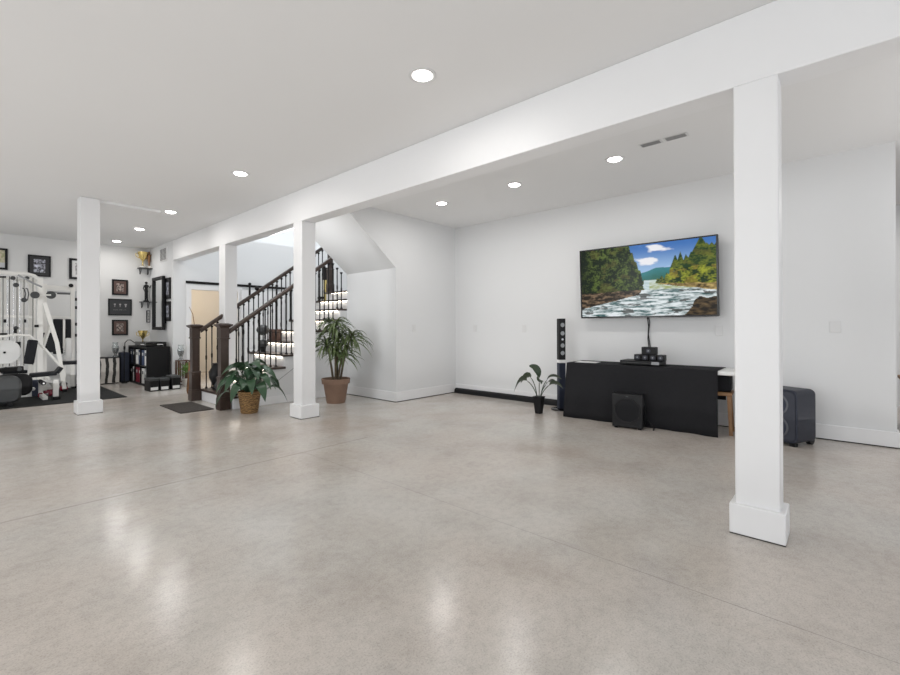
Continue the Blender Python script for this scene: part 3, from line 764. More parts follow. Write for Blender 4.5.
# crowns: (dx, dy, z, n leaves, length)
ex = Vector((math.cos(CA), -math.sin(CA), 0)); ey = Vector((math.sin(CA), math.cos(CA), 0))
heads = [(-0.01, 0.0, 1.17, 60, 0.36), (0.22, 0.05, 1.00, 48, 0.36), (-0.13, -0.03, 0.90, 46, 0.36), (0.13, -0.05, 0.78, 40, 0.32), (0.02, 0.08, 0.98, 40, 0.34), (0.02, -0.07, 0.82, 36, 0.30)]
for hi, (a, b_, z, n, ln) in enumerate(heads):
    top = ex*a+ey*b_+Vector((0, 0, z)); base = ex*(a*0.28)+ey*(b_*0.4)+Vector((0, 0, 0.32))
    MB().tube(bezier(base, base*0.4+top*0.6-Vector((0, 0, 0.05))+ex*(-a*0.22), top, 6), [0.017-0.0008*i for i in range(7)], 7).build('stem', 'stem', pp)
    mb = MB()
    for k in range(n):
        az = 2*PI*k*0.382+hi; el = random.uniform(-0.25, 1.25); L_ = ln*random.uniform(0.75, 1.1)
        d = Vector((math.cos(az)*math.cos(el), math.sin(az)*math.cos(el), math.sin(el)))
        out = Vector((math.cos(az), math.sin(az), 0))
        p0 = top+Vector((0, 0, -random.uniform(0, 0.13))); p1 = p0+d*L_*0.62; p2 = p0+out*L_*(0.55+0.35*math.cos(el))+Vector((0, 0, L_*(0.55*math.sin(el)-random.uniform(0.25, 0.75))))
        pts = bezier(p0, p1, p2, 7); wd = [0.010, 0.022, 0.030, 0.031, 0.028, 0.021, 0.012, 0.001]
        mb.leaf(pts, wd, Vector((-out.y, out.x, 0)))
    mb.build('leaf_crown', 'palmleaf', pp)

# leafy plant in basket
def broad_leaf_plant(t, leaves, leafmat, stemmat, z0, roll=0.6):
    for (az, dist, zt, L_, wd, droop) in leaves:
        rl_ = random.choice((-1, 1))*random.uniform(0.5, 1.0)*roll
        out = Vector((math.cos(az), math.sin(az), 0))
        p0 = Vector((0, 0, z0))+out*0.02; tip0 = out*dist+Vector((0, 0, zt))
        stem = bezier(p0, p0*0.45+tip0*0.35+Vector((0, 0, (zt-z0)*0.55)), tip0, 6)
        so = MB().tube(stem, [0.006]*6+[0.003], 6).build('stem', stemmat, t)
        d = (stem[-1]-stem[-2]).normalized()
        e = tip0+out*L_*0.85+Vector((0, 0, -droop*L_)); m1 = tip0+d*L_*0.45+Vector((0, 0, 0.02))
        mb = MB(); pts = bezier(tip0, m1, e, 8); prof_ = [0.10, 0.62, 0.92, 1.0, 0.97, 0.88, 0.68, 0.38, 0.01]
        mb.leaf(pts, [wd*q for q in prof_], Vector((-out.y*math.cos(rl_), out.x*math.cos(rl_), math.sin(rl_))), 0.12)
        mb.build('leaf', leafmat, so)
bk = thing('basket_plant', 'dark green broad-leaved plant in a woven basket beside the newel post', 'plant', (2.535, 5.72, 0))
mb = MB(); mb.lathe([(0.098, 0), (0.104, 0.01), (0.128, 0.20), (0.142, 0.27), (0.146, 0.28), (0.138, 0.282), (0.130, 0.24)], n=36); mb.build('basket', 'basket', bk)
mb = MB(); mb.lathe([(0.001, 0.25), (0.131, 0.247)], n=24, cap=False); mb.build('soil', 'soil', bk)
lv = []
for k in range(40):
    az = 2*PI*k*0.382; ring = k/40
    dist = 0.05+0.20*ring+random.uniform(-0.02, 0.03); zt = 0.60-0.27*ring+random.uniform(-0.05, 0.04)
    lv.append((az, dist, zt, random.uniform(0.19, 0.27), random.uniform(0.09, 0.135), 0.05+0.80*ring+random.uniform(-0.1, 0.1)))
broad_leaf_plant(bk, lv, 'deepleaf', 'deepleaf', 0.25)
# small plant near the tower speaker
sm = thing('small_potted_plant', 'small plant with drooping broad leaves in a tapered dark pot', 'plant', (4.935, 2.89, 0))
mb = MB(); mb.frustum(0, 0, 0, 0.205, 0.072, 0.112); mb.frustum(0, 0, 0.205, 0.217, 0.120, 0.120); mb.build('pot', 'black', sm, bevel=0.004)
A0 = math.atan2(ex.y, ex.x); AF = math.atan2(ey.y, ey.x)
lv = [(A0+PI+0.15, 0.16, 0.42, 0.20, 0.12, 0.75), (A0+PI-0.25, 0.10, 0.45, 0.15, 0.11, 0.5),
      (A0-0.1, 0.10, 0.42, 0.22, 0.10, -0.05), (A0+0.5, 0.12, 0.36, 0.20, 0.10, 0.1), (A0-0.25, 0.13, 0.36, 0.20, 0.09, 0.2), (AF+PI, 0.03, 0.40, 0.14, 0.10, 0.1)]
broad_leaf_plant(sm, lv, 'birdleaf', 'birdleaf', 0.2, 0.9)
mb = MB(); mb.leaf(bezier((0, 0, 0.45), -ex*0.00+Vector((0, 0, 0.60)), -ex*0.12+Vector((0, 0, 0.60)), 8), [0.02, 0.06, 0.085, 0.095, 0.095, 0.09, 0.07, 0.05, 0.02], ex*0.6+Vector((0, 0, 0.8))+ey*0.3, 0.1); mb.build('leaf', 'birdleaf', sm)

# ================================================================== MATS AND STAIR ORNAMENTS
tag(MB().box(1.92, 2.32, 6.30, 7.16, 0, 0.012).build('doormat', 'doormat', bevel=0.004), 'dark brown doormat at the foot of the staircase', 'mat')
tag(MB().box(-2.6, 1.82, 8.44, 11.0, 0, 0.010).build('gym_mat', 'rubber', bevel=0.003), 'large black rubber exercise mat under the gym machines', 'mat')

tp = thing('topiary', 'dark two-ball topiary ornament standing on a stair tread', 'ornament', (3.20+0.11, 6.98, RISE*4+0.001))
mb = MB(); mb.lathe([(0.035, 0), (0.05, 0.08), (0.045, 0.085)], n=20); mb.build('pot', 'black', tp)
mb = MB(); mb.tube([(0, 0, 0.08), (0, 0, 0.42)], 0.007); mb.build('stem', 'black', tp)
for zz, rr in ((0.135, 0.075), (0.355, 0.095)):
    mb = MB(); mb.ball((0, 0, zz), rr, (1.0, 1.0, 0.85), 20, 12)
    for v in mb.bm.verts: v.co += (v.co-Vector((0, 0, zz))).normalized()*0.012*noise.noise(v.co*45)
    mb.build('leaf_ball', 'charcoal', tp)
mb = MB(); mb.box(-0.075, 0.075, -0.065, 0.065, 0, 0.19); bx = thing('storage_case', 'reddish-brown case standing on a stair tread beside the topiary', 'case', (3.20+0.31, 6.98, RISE*5+0.001))
mb.build('body', 'redbrown', bx, bevel=0.01)
MB().box(-0.078, 0.078, -0.068, 0.068, 0.135, 0.145).build('lid_band', 'black', bx)
jr = thing('black_urn', 'tall black urn on the lowest stair treads between the newel posts', 'urn', (2.60, 6.98, RISE+0.001))
mb = MB(); mb.lathe([(0.05, 0), (0.055, 0.02), (0.04, 0.04), (0.095, 0.18), (0.10, 0.26), (0.06, 0.34), (0.045, 0.37), (0.06, 0.39), (0.05, 0.39)], n=28); mb.build('body', 'black', jr)
jr2 = thing('dark_pot', 'small dark round pot beside the tall black urn on the bottom tread', 'pot', (2.575, 6.80, RISE+0.001))
mb = MB(); mb.lathe([(0.035, 0), (0.062, 0.05), (0.06, 0.10), (0.045, 0.12), (0.05, 0.13), (0.04, 0.13)], n=24); mb.build('body', 'charcoal', jr2)
mb = MB(); mb.tube([(0, 0, 0.11), (-0.01, 0, 0.16), (0.015, 0, 0.20)], [0.012, 0.02, 0.006]); mb.build('twig', 'black', jr2)

# ================================================================== PICTURES ON THE GYM WALLS
def pic_fn(seed, style):
    def fn(u, v):
        n = fbm(u*7+seed, v*7, seed); m_ = fbm(u*18, v*18, seed+4)
        if style == 'mat_dark':       # black mount with a smaller grey photo
            if 0.22 < u < 0.80 and 0.16 < v < 0.84:
                g = clamp(0.30+1.3*n+0.6*m_); return (g*0.85, g*0.87, g)
            return (0.018, 0.018, 0.020)
        if style == 'green':
            return mix((0.35, 0.36, 0.20), (0.62, 0.55, 0.42), clamp(0.5+n*2)) if v > 0.3 else (0.55, 0.56, 0.58)
        if style == 'sepia':
            if 0.2 < u < 0.8 and 0.17 < v < 0.83:
                g = clamp(0.34+1.2*n+0.6*m_); return (g*0.62, g*0.5, g*0.45)
            return (0.10, 0.055, 0.045)
        if style == 'three':
            for cx in (0.25, 0.5, 0.76):
                if abs(u-cx) < 0.055 and 0.52 < v < 0.74 and (abs(u-cx) < 0.022 or v > 0.66): return (0.36, 0.35, 0.35)
            if 0.28 < v < 0.36 and 0.18 < u < 0.82 and m_ > -0.02: return (0.15, 0.15, 0.15)
            return (0.03, 0.031, 0.034)
        if style == 'white':
            g = 0.62 if (abs(u-0.5) > 0.3 or abs(v-0.5) > 0.36) else clamp(0.35+1.5*n); return (g, g, g)
        g = clamp(0.25+1.2*n+0.6*m_); return (g, g, g*1.03)
    return fn
def framed(x0, x1, z0, z1, label, style, wall='gym', seed=1, bw=0.028, framem='black', y=None):
    w_, h_ = x1-x0, z1-z0
    if wall == 'gym': loc = ((x0+x1)/2, YG-0.014, (z0+z1)/2); rz = 0
    else: loc = (XF-0.014, (x0+x1)/2, (z0+z1)/2); rz = -PI/2
    t = thing('framed_picture', label, 'picture', loc, rz, 'framed pictures in the gym corner')
    mb = MB(); mb.box(-w_/2, w_/2, -0.014, 0.013, h_/2-bw, h_/2).box(-w_/2, w_/2, -0.014, 0.013, -h_/2, -h_/2+bw)
    mb.box(-w_/2, -w_/2+bw, -0.014, 0.013, -h_/2+bw, h_/2-bw).box(w_/2-bw, w_/2, -0.014, 0.013, -h_/2+bw, h_/2-bw)
    mb.build('frame', framem, t)
    painted('print', w_-2*bw, h_-2*bw, 36, 36, pic_fn(seed, style), t, (0, -0.004, 0), (0, 0, 0), M['pic'])
def gx(px): return P(px, 300, Y=YG).x
def gz(px, py): return P(px, py, Y=YG).z
def gpic(a, b, t, bt, label, style, seed, bw=0.028, fm='black'):
    framed(gx(a), gx(b), gz((a+b)/2, bt), gz((a+b)/2, t), label, style, 'gym', seed, bw, fm)
gpic(-22, 7.5, 247.5, 269, 'framed colour print leftmost on the gym wall, cut by the picture edge', 'green', 3, 0.035)
gpic(27.7, 50.6, 255.5, 276.5, 'black framed print of pale shapes above the white weight machine', 'mat_dark', 5, 0.022)
gpic(69, 90, 259, 279.5, 'black framed white print partly hidden behind the free-standing column', 'white', 8, 0.04)
gpic(111.8, 127.7, 279.7, 295.2, 'small dark framed photo topmost of the stack of three', 'sepia', 11, 0.03)
gpic(108, 131.5, 299, 315.5, 'wide dark framed print, middle of the stack of three', 'three', 13, 0.02)
gpic(111.8, 127.7, 319.8, 335.2, 'small dark framed photo lowest of the stack of three', 'sepia', 17, 0.03)
gpic(146.2, 150.2, 310.5, 322.5, 'narrow little black frame beneath the figurine shelf', 'white', 19, 0.014)
framed(9.66, 9.98, 1.65, 2.06, 'black framed picture upper of the two beside the mirror', 'mat_dark', 'side', 23, 0.03)
framed(9.66, 9.98, 1.22, 1.60, 'black framed picture lower of the two beside the mirror', 'mat_dark', 'side', 29, 0.03)
# mirror
mr = thing('wall_mirror', 'tall black framed mirror leaning out on the gym side wall', 'mirror', (XF-0.05, 10.25, 1.58), -PI/2)
w_, h_, bw = 0.70, 1.06, 0.06
mb = MB(); mb.box(-w_/2, w_/2, -0.03, 0.02, h_/2-bw, h_/2).box(-w_/2, w_/2, -0.03, 0.02, -h_/2, -h_/2+bw).box(-w_/2, -w_/2+bw, -0.03, 0.02, -h_/2+bw, h_/2-bw).box(w_/2-bw, w_/2, -0.03, 0.02, -h_/2+bw, h_/2-bw)
mb.build('frame', 'black', mr, bevel=0.008)
MB().box(-w_/2+bw, w_/2-bw, 0.0, 0.012, -h_/2+bw, h_/2-bw).build('glass', 'mirror', mr)
MB().box(-0.3, 0.3, 0.02, 0.049, -0.4, 0.4).build('backing', 'black', mr)
# wall vent
vt = thing('wall_vent', 'grey return air vent high on the gym side wall', 'vent', (XF, 10.11, 2.55), -PI/2)
MB().box(-0.22, 0.22, -0.012, -0.0005, -0.135, 0.135).build('frame', 'plate', vt)
mb = MB()
for sx in (-1, 1):
    for k in range(9): mb.box(sx*0.10-0.085, sx*0.10+0.085, -0.016, -0.012, -0.11+k*0.025, -0.11+k*0.025+0.017)
mb.build('slats', 'ventgrey', vt)
# trophy shelves
def shelf(x0, x1, z, dep, label):
    t = thing('wall_shelf', label, 'shelf', ((x0+x1)/2, YG, z), 0, 'little scrolled wall shelves')
    w_ = x1-x0
    MB().box(-w_/2, w_/2, -dep, -0.001, -0.014, 0).build('board', 'charcoal', t)
    for sx in (-1, 1):
        mb = MB(); xx = sx*w_*0.3
        mb.tube([(xx, -0.01, -0.015), (xx, -0.01, -0.12), (xx, -0.04, -0.13), (xx, -0.08, -0.10), (xx, -0.11, -0.05), (xx, -0.13, -0.016)], 0.006, 6); mb.build('bracket', 'iron', t)
shelf(2.55, 2.778, 2.345, 0.20, 'small black scrolled shelf holding gold trophies high in the corner')
shelf(2.59, 2.775, 1.64, 0.18, 'small black scrolled shelf holding the dark figurine')
def cup(x, y, z, h_, label, m='gold', group='gold trophy cups'):
    t = thing('trophy_cup', label, 'trophy', (x, y, z), 0, group)
    s_ = h_
    MB().lathe([(0.17*s_, 0), (0.17*s_, 0.10*s_), (0.13*s_, 0.12*s_)], n=20).build('base', 'marble', t)
    mb = MB(); mb.lathe([(0.10*s_, 0.12*s_), (0.04*s_, 0.18*s_), (0.03*s_, 0.38*s_), (0.07*s_, 0.46*s_), (0.19*s_, 0.62*s_), (0.25*s_, 0.85*s_), (0.28*s_, 1.0*s_), (0.25*s_, 0.99*s_), (0.17*s_, 0.66*s_)], n=24); mb.build('cup', m, t)
    for sx in (-1, 1):
        MB().tube([(sx*0.25*s_, 0, 0.9*s_), (sx*0.37*s_, 0, 0.88*s_), (sx*0.36*s_, 0, 0.70*s_), (sx*0.19*s_, 0, 0.60*s_)], 0.018*s_, 6).build('handle', m, t)
cup(2.628, YG-0.10, 2.346, 0.33, 'gold trophy cup on the upper corner shelf')
ft = thing('trophy_figure', 'bronze figure trophy beside the gold cup on the upper shelf', 'trophy', (2.738, YG-0.11, 2.346))
MB().box(-0.035, 0.035, -0.035, 0.035, 0, 0.05).build('base', 'marble', ft)
mb = MB(); mb.lathe([(0.02, 0.05), (0.014, 0.10), (0.03, 0.17), (0.022, 0.22), (0.034, 0.27), (0.012, 0.30), (0.02, 0.32), (0.016, 0.345), (0.002, 0.355)], n=14); mb.tube([(0.03, 0, 0.27), (0.055, 0, 0.31)], 0.008, 6); mb.build('figure', 'bronze', ft)
fg = thing('figurine', 'slim black standing figurine on the lower corner shelf', 'figurine', (2.69, YG-0.10, 1.641))
MB().lathe([(0.05, 0), (0.05, 0.02), (0.04, 0.025)], n=20).build('base', 'black', fg)
mb = MB(); mb.tube([(-0.015, 0, 0.025), (-0.012, 0, 0.12), (0.0, 0, 0.22)], [0.014, 0.018, 0.028], 8); mb.tube([(0.02, 0, 0.025), (0.015, 0, 0.12), (0.0, 0, 0.22)], [0.014, 0.018, 0.028], 8)
mb.tube([(0, 0, 0.20), (0, 0, 0.27), (0, 0, 0.34), (0, 0, 0.365)], [0.034, 0.026, 0.042, 0.014], 10); mb.ball((0, 0, 0.395), 0.026)
mb.tube([(0.038, 0, 0.335), (0.07, 0, 0.29), (0.085, 0, 0.35)], 0.010, 6); mb.tube([(-0.038, 0, 0.335), (-0.05, 0, 0.27), (-0.03, 0, 0.23)], 0.010, 6)
mb.build('figure', 'black', fg)

# ================================================================== CUBE SHELF WITH BINDERS
cx0, cx1, cy0, cy1, cz = 2.365, 2.745, 9.60, 10.88, 0.735
cs = thing('cube_shelf', 'black open cube shelf against the gym side wall', 'shelf', (cx0, cy0, 0))
Wd = cx1-cx0; Ld = cy1-cy0
MB().box(0, Wd, 0, 0.03, 0, cz).build('end_panel', 'black', cs); MB().box(0, Wd, Ld-0.03, Ld, 0, cz).build('end_panel', 'black', cs)
MB().box(0, Wd, 0.03, Ld-0.03, cz-0.03, cz).build('top_panel', 'black', cs); MB().box(0, Wd, 0.03, Ld-0.03, 0, 0.035).build('bottom_panel', 'black', cs)
MB().box(Wd-0.012, Wd, 0.03, Ld-0.03, 0.035, cz-0.03).build('back_panel', 'black', cs)
MB().box(0.0, Wd-0.012, 0.03, Ld-0.03, 0.362, 0.382).build('shelf_board', 'black', cs)
cw = (Ld-0.06)/3
for k in range(1, 3): MB().box(0.0, Wd-0.012, 0.03+k*cw-0.008, 0.03+k*cw+0.008, 0.036, cz-0.031).build('divider', 'black', cs)
upper = [('whiteplastic', 'blue'), ('blue', 'whiteplastic'), ('black', 'navy')]
lower = [('grey', 'whiteplastic'), ('red', 'red'), ('whiteplastic', 'black')]
cn = {'whiteplastic': 'white', 'black': 'black', 'grey': 'grey', 'blue': 'blue', 'navy': 'navy', 'red': 'dark red'}
pos_w = ['nearest the room', 'in the middle', 'nearest the picture wall']
protos = {}
for row, (zb, src) in enumerate(((0.0355, lower), (0.3825, upper))):
    for k in range(3):
        for j, cc in enumerate(src[k]):
            y = cy0+0.03+k*cw+0.11+j*0.19
            if cc not in protos:
                t = thing('box_file', 'x', 'box file', (0, 0, 0)); protos[cc] = t
                MB().box(0.0, 0.26, -0.075, 0.075, 0, 0.285).build('case', cc, t, bevel=0.004)
                MB().box(-0.0015, -0.0002, -0.035, 0.035, 0.18, 0.235).build('spine_label', 'plate' if cc != 'whiteplastic' else 'navy', t)
                t.location = (cx0+0.02, y, zb); b_ = t
            else: b_ = dup(protos[cc], (cx0+0.02, y, zb))
            b_['label'] = '%s box file, %s one in the %s cube %s' % (cn[cc], ('nearer', 'farther')[j], ('lower', 'upper')[row], pos_w[k])
            b_['group'] = 'box files in the black cube shelf'
# on top
pt = thing('turntable', 'flat black hi-fi deck on top of the cube shelf', 'hi-fi deck', (2.55, 10.15, cz+0.001))
MB().box(-0.16, 0.18, -0.40, 0.36, 0.012, 0.085).build('case', 'blackgloss', pt, bevel=0.006)
MB().box(-0.163, -0.16, -0.30, -0.05, 0.03, 0.045).build('front_light_panel', 'plate', pt)
MB().box(0.02, 0.12, -0.402, -0.40, 0.028, 0.048).build('end_label', 'plate', pt)
for a in (-0.12, 0.12):
    for b_ in (-0.28, 0.28): MB().lathe([(0.02, 0), (0.02, 0.013)], (a, b_, 0), 10).build('foot', 'black', pt)
cup(2.57, 10.70, cz+0.001, 0.30, 'gold trophy cup standing on the black cube shelf')
# little device at the near end of shelf
ld = thing('webcam', 'tiny black knob-like device on the near end of the cube shelf', 'device', (2.68, 9.66, cz+0.001))
mb = MB(); mb.lathe([(0.022, 0), (0.022, 0.012), (0.008, 0.02), (0.008, 0.03)], n=16); mb.build('foot', 'black', ld)
mb = MB(); mb.ball((0, 0, 0.048), 0.022); mb.build('head', 'black', ld)

# lamp, navy box, striped cabinet, vases
nb = thing('navy_case', 'tall dark navy case standing between the striped chest and the cube shelf', 'case', (2.27, 10.84, 0))
MB().box(-0.055, 0.085, -0.10, 0.14, 0.02, 0.60).build('body', 'navy', nb, bevel=0.012)
MB().box(-0.05, 0.08, -0.09, 0.13, 0, 0.02).build('base', 'black', nb)
MB().tube([(0.0, 0, 0.60), (0.0, 0, 0.63), (0.07, 0, 0.63), (0.07, 0, 0.60)], 0.006, 6).build('handle', 'black', nb)
lp = thing('gooseneck_lamp', 'black gooseneck lamp arching over the navy case towards the shelf', 'lamp', (2.24, 10.60, 0))
MB().lathe([(0.05, 0), (0.05, 0.015), (0.01, 0.022)], n=20).build('base', 'black', lp)
MB().tube([(0, 0, 0.015), (0, 0, 0.70), (0.01, 0, 0.80), (0.05, 0, 0.85), (0.10, 0, 0.85), (0.16, 0, 0.80), (0.19, 0, 0.775)], 0.008, 8).build('neck', 'black', lp)
MB().tube([(0.19, 0, 0.775), (0.23, 0, 0.75)], [0.012, 0.026], 10).build('shade', 'black', lp)
MB().tube([(0, 0, 0.66), (0, 0, 0.73)], 0.018, 8).build('switch_grip', 'black', lp)
zc = thing('striped_chest', 'low chest with wavy black and cream stripes against the gym wall', 'chest', (1.97, 10.80, 0))
MB().box(-0.10, 0.20, -0.14, 0.18, 0.02, 0.50).build('body', 'zebra', zc)
MB().box(-0.105, 0.205, -0.145, 0.185, 0.50, 0.515).build('lid', 'black', zc)
for a in (-0.07, 0.17):
    for b_ in (-0.11, 0.15): MB().box(a-0.02, a+0.02, b_-0.02, b_+0.02, 0, 0.02).build('foot', 'black', zc)
def vase(x, y, z, label):
    t = thing('glass_vase', label, 'vase', (x, y, z), 0, 'clear glass vases')
    mb = MB(); mb.lathe([(0.045, 0), (0.05, 0.01), (0.022, 0.05), (0.055, 0.13), (0.06, 0.19), (0.04, 0.25), (0.05, 0.29), (0.046, 0.288), (0.036, 0.25), (0.054, 0.19), (0.049, 0.135), (0.010, 0.06)], n=24); mb.build('vessel', 'glass', t)
    mb = MB(); mb.lathe([(0.012, 0.075), (0.045, 0.135), (0.048, 0.17), (0.002, 0.18)], n=20); mb.build('filling', 'charcoal', t)
vase(2.13, 10.78, 0.516, 'clear glass vase on the striped chest')
# black boxes on floor
bx_l = ['black lidded box with white label nearest the room in the floor row', 'black lidded box with white label in the middle of the floor row', 'black lidded box with white label nearest the plant stand']
for k, (x, y, hh, rz) in enumerate(((2.29, 8.99, 0.22, 0.03), (2.455, 8.99, 0.21, -0.03), (2.625, 9.0, 0.24, 0.03))):
    t = thing('storage_box', bx_l[k], 'box', (x, y, 0), rz, 'black boxes in front of the cube shelf')
    MB().box(-0.07, 0.07, -0.14, 0.14, 0, hh-0.04).build('body', 'black', t, bevel=0.006)
    MB().box(-0.075, 0.075, -0.145, 0.145, hh-0.04, hh).build('lid', 'charcoal', t, bevel=0.006)
    MB().box(-0.055, 0.055, -0.1425, -0.1405, 0.02, 0.07).build('label_card', 'whiteplastic', t)
# plant stand with vase and green plant
ps = thing('plant_stand', 'brown slatted wooden stand against the wall by the sliding door', 'stand', (2.905, 9.42, 0))
MB().box(-0.10, 0.10, -0.09, 0.09, 0.455, 0.475).build('top', 'brownwood', ps)
for a in (-1, 1):
    for b_ in (-1, 1): MB().box(a*0.09-0.013, a*0.09+0.013, b_*0.075-0.013, b_*0.075+0.013, 0, 0.455).build('leg', 'brownwood', ps)
mb = MB()
for k in range(4): mb.box(-0.07+k*0.04, -0.05+k*0.04, -0.085, -0.075, 0.08, 0.44)
mb.build('slats', 'brownwood', ps)
MB().box(-0.09, 0.09, -0.075, 0.075, 0.06, 0.075).build('lower_shelf', 'brownwood', ps)
vase(2.875, 9.42, 0.476, 'clear glass vase on the slatted wooden stand')
gp = thing('leafy_plant', 'bright green bushy plant in a pale pot before the wooden stand', 'plant', (2.88, 9.14, 0))
mb = MB(); mb.lathe([(0.05, 0), (0.075, 0.13), (0.078, 0.14), (0.068, 0.138)], n=22); mb.build('pot', 'marble', gp)
mb = MB()
for k in range(90):
    az = random.uniform(0, 2*PI); el = random.uniform(0.0, 1.4); d = Vector((math.cos(az)*math.cos(el), math.sin(az)*math.cos(el), math.sin(el)))
    c_ = Vector((0, 0, 0.20))+Vector((d.x*0.13, d.y*0.12, d.z*0.22))*random.uniform(0.4, 1.0)
    mb.leaf([c_, c_+d*0.03, c_+d*0.06-Vector((0, 0, 0.012))], [0.012, 0.035, 0.002], Vector((-d.y, d.x, 0.1)))
mb.build('foliage', 'brightleaf', gp)
br = thing('dried_branch', 'thin curved golden branch standing in a floor vase behind the far newel post', 'decoration', (2.62, 8.12, 0))
MB().lathe([(0.05, 0), (0.06, 0.05), (0.035, 0.35), (0.028, 0.5), (0.034, 0.52)], n=20).build('vase', 'bronze', br)
MB().tube([(0.0, 0, 0.45), (0.03, -0.01, 0.9), (0.055, -0.01, 1.15), (0.035, 0, 1.32), (-0.02, 0, 1.44)], [0.006, 0.006, 0.006, 0.005, 0.003], 6).build('branch', 'midwood', br)
# far landing ornament
lo = thing('landing_ornament', 'gold and dark ornament on the wall beyond the upper stair railing', 'ornament', (5.95, 9.3, 1.48))
# ================================================================== GYM MACHINES
def W9(px, py, Y): return P(px, py, Y=Y)
hg = thing('home_gym', 'white multi-station weight machine with black seat on the rubber mat', 'exercise machine', (0, 0, 0))
ZM = 0.0105
a = P(40, 300, Y=9.62).x
MB().box(a-0.035, a+0.035, 9.585, 9.655, ZM, 1.90).build('upright', 'whitemetal', hg, bevel=0.004)
b = P(30.5, 300, Y=9.95).x
MB().box(b-0.028, b+0.028, 9.92, 9.98, ZM, 1.92).build('upright', 'whitemetal', hg, bevel=0.004)
c2 = P(-14, 300, Y=9.75).x
MB().box(c2-0.035, c2+0.035, 9.72, 9.79, ZM, 1.92).build('upright', 'whitemetal', hg, bevel=0.004)
MB().bar((0.30, 9.62, ZM+0.03), (a, 9.62, ZM+0.03), 0.07, 0.06).build('base_frame', 'whitemetal', hg, bevel=0.004)
MB().bar((a, 8.98, ZM+0.025), (a, 10.25, ZM+0.025), 0.06, 0.05).build('base_frame', 'whitemetal', hg, bevel=0.004)
MB().tube([P(-25, 271, Y=9.62), P(-5, 272, Y=9.62), P(14, 273.5, Y=9.62), P(25, 273.5, Y=9.62), P(34, 276, Y=9.62), P(40.5, 281, Y=9.62)], 0.030, 10).build('top_boom', 'whitemetal', hg)
MB().tube([P(-20, 277.5, Y=9.75), P(10, 278, Y=9.75), P(30, 282, Y=9.75)], 0.020, 8).build('top_brace', 'whitemetal', hg)
MB().tube([P(18, 275, Y=9.5), P(33, 283, Y=9.5), P(42, 287, Y=9.5)], 0.014, 8).build('lat_bar', 'grey', hg)
MB().tube([P(-8, 276, Y=9.55), P(0, 277, Y=9.55), P(6, 277, Y=9.55)], 0.014, 8).build('foam_grip', 'pad', hg)
for px in (7.5, 13.5, 20):
    q = P(px, 300, Y=9.8).x; MB().tube([(q, 9.8, 0.08), (q, 9.8, 1.88)], 0.008, 8).build('guide_rod', 'chrome', hg)
for px, yy in ((9.5, 9.7), (17, 9.66), (24, 9.66), (3, 9.7), (33, 9.7)):
    q = P(px, 300, Y=yy).x; MB().tube([(q, yy, 0.5), (q, yy, 1.9)], 0.005, 6).build('cable', 'black', hg)
for px0 in (10.5,):
    q = P(px0, 300, Y=9.8).x
    for k in range(9): MB().box(q-0.085, q+0.085, 9.74, 9.86, 0.10+k*0.036, 0.10+k*0.036+0.031).build('weight_plate', 'charcoal', hg)
for (px, py, yy, r) in ((35, 295, 9.52, 0.055), (51, 295, 9.60, 0.062), (16, 285, 9.66, 0.035), (24, 300, 9.62, 0.035), (13, 278, 9.66, 0.03), (27, 278, 9.6, 0.028), (16, 328, 9.62, 0.03)):
    q = P(px, py, Y=yy); MB().lathe([(r*0.86, -0.014), (r, -0.010), (r*0.8, 0.0), (r, 0.010), (r*0.86, 0.014)], q, 20, 'y').build('pulley', 'charcoal', hg)
MB().tube([P(35, 295, Y=9.56), P(51, 295, Y=9.56)], 0.012, 8).build('pulley_axle', 'whitemetal', hg)
# shroud
mb = MB(); q0 = P(2, 352, Y=9.55)
mb.prism(rrect(0.40, 0.36, 0.15, 6, q0.x, q0.z), 'y', 9.50, 9.56); mb.build('shroud', 'whiteplastic', hg, bevel=0.01)
q = P(4.5, 352.5, Y=9.49); mb = MB(); mb.lathe([(0.016, -0.004), (0.016, 0.009)], q, 14, 'y'); mb.build('shroud_cap', 'black', hg)
MB().tube([P(-18, 350, Y=9.4), P(-8, 341, Y=9.4), P(2, 336.5, Y=9.4), P(16, 334.8, Y=9.4), P(30, 335.5, Y=9.4), P(45, 349, Y=9.35), P(60.5, 366, Y=9.3)], 0.017, 8).build('press_arm', 'whitemetal', hg)
MB().bar(P(44.5, 303, Y=9.55), P(57, 343, Y=9.4), 0.05, 0.045).build('brace', 'whitemetal', hg)
MB().bar(P(57, 343, Y=9.4), P(64.5, 389, Y=9.25), 0.05, 0.045).build('brace', 'whitemetal', hg)
MB().bar(P(41, 352, Y=9.62), P(50, 325, Y=9.75), 0.04).build('brace', 'whitemetal', hg)
MB().bar(P(46, 376, Y=9.3), P(53.5, 386, Y=9.1), 0.035).build('brace', 'whitemetal', hg)
# back pad, seat
def slab(p0, p1, wdt, th):
    return MB().bar(p0, p1, wdt, th)
slab(P(33.0, 340, Y=9.3), P(28.5, 364, Y=9.22), 0.12, 0.06).build('backrest', 'pad', hg, bevel=0.02)
q1, q2 = P(29, 375.5, Y=9.05), P(57, 373, Y=9.02)
slab(q1, q2, 0.26, 0.055).build('seat', 'pad', hg, bevel=0.018)
slab(P(56, 373, Y=9.02), P(61, 367, Y=9.02), 0.26, 0.045).build('seat_nose', 'pad', hg, bevel=0.015)
q3 = P(55.7, 379, Y=9.0)
MB().box(q3.x-0.032, q3.x+0.032, 8.965, 9.03, 0.05, q3.z-0.002).build('leg', 'whitemetal', hg, bevel=0.004)
MB().box(q3.x-0.04, q3.x+0.04, 8.9, 9.09, ZM, 0.05).build('leg_foot', 'black', hg, bevel=0.008)
MB().bar((q3.x, 9.0, 0.28), (a, 9.58, 0.24), 0.05).build('seat_rail', 'whitemetal', hg)
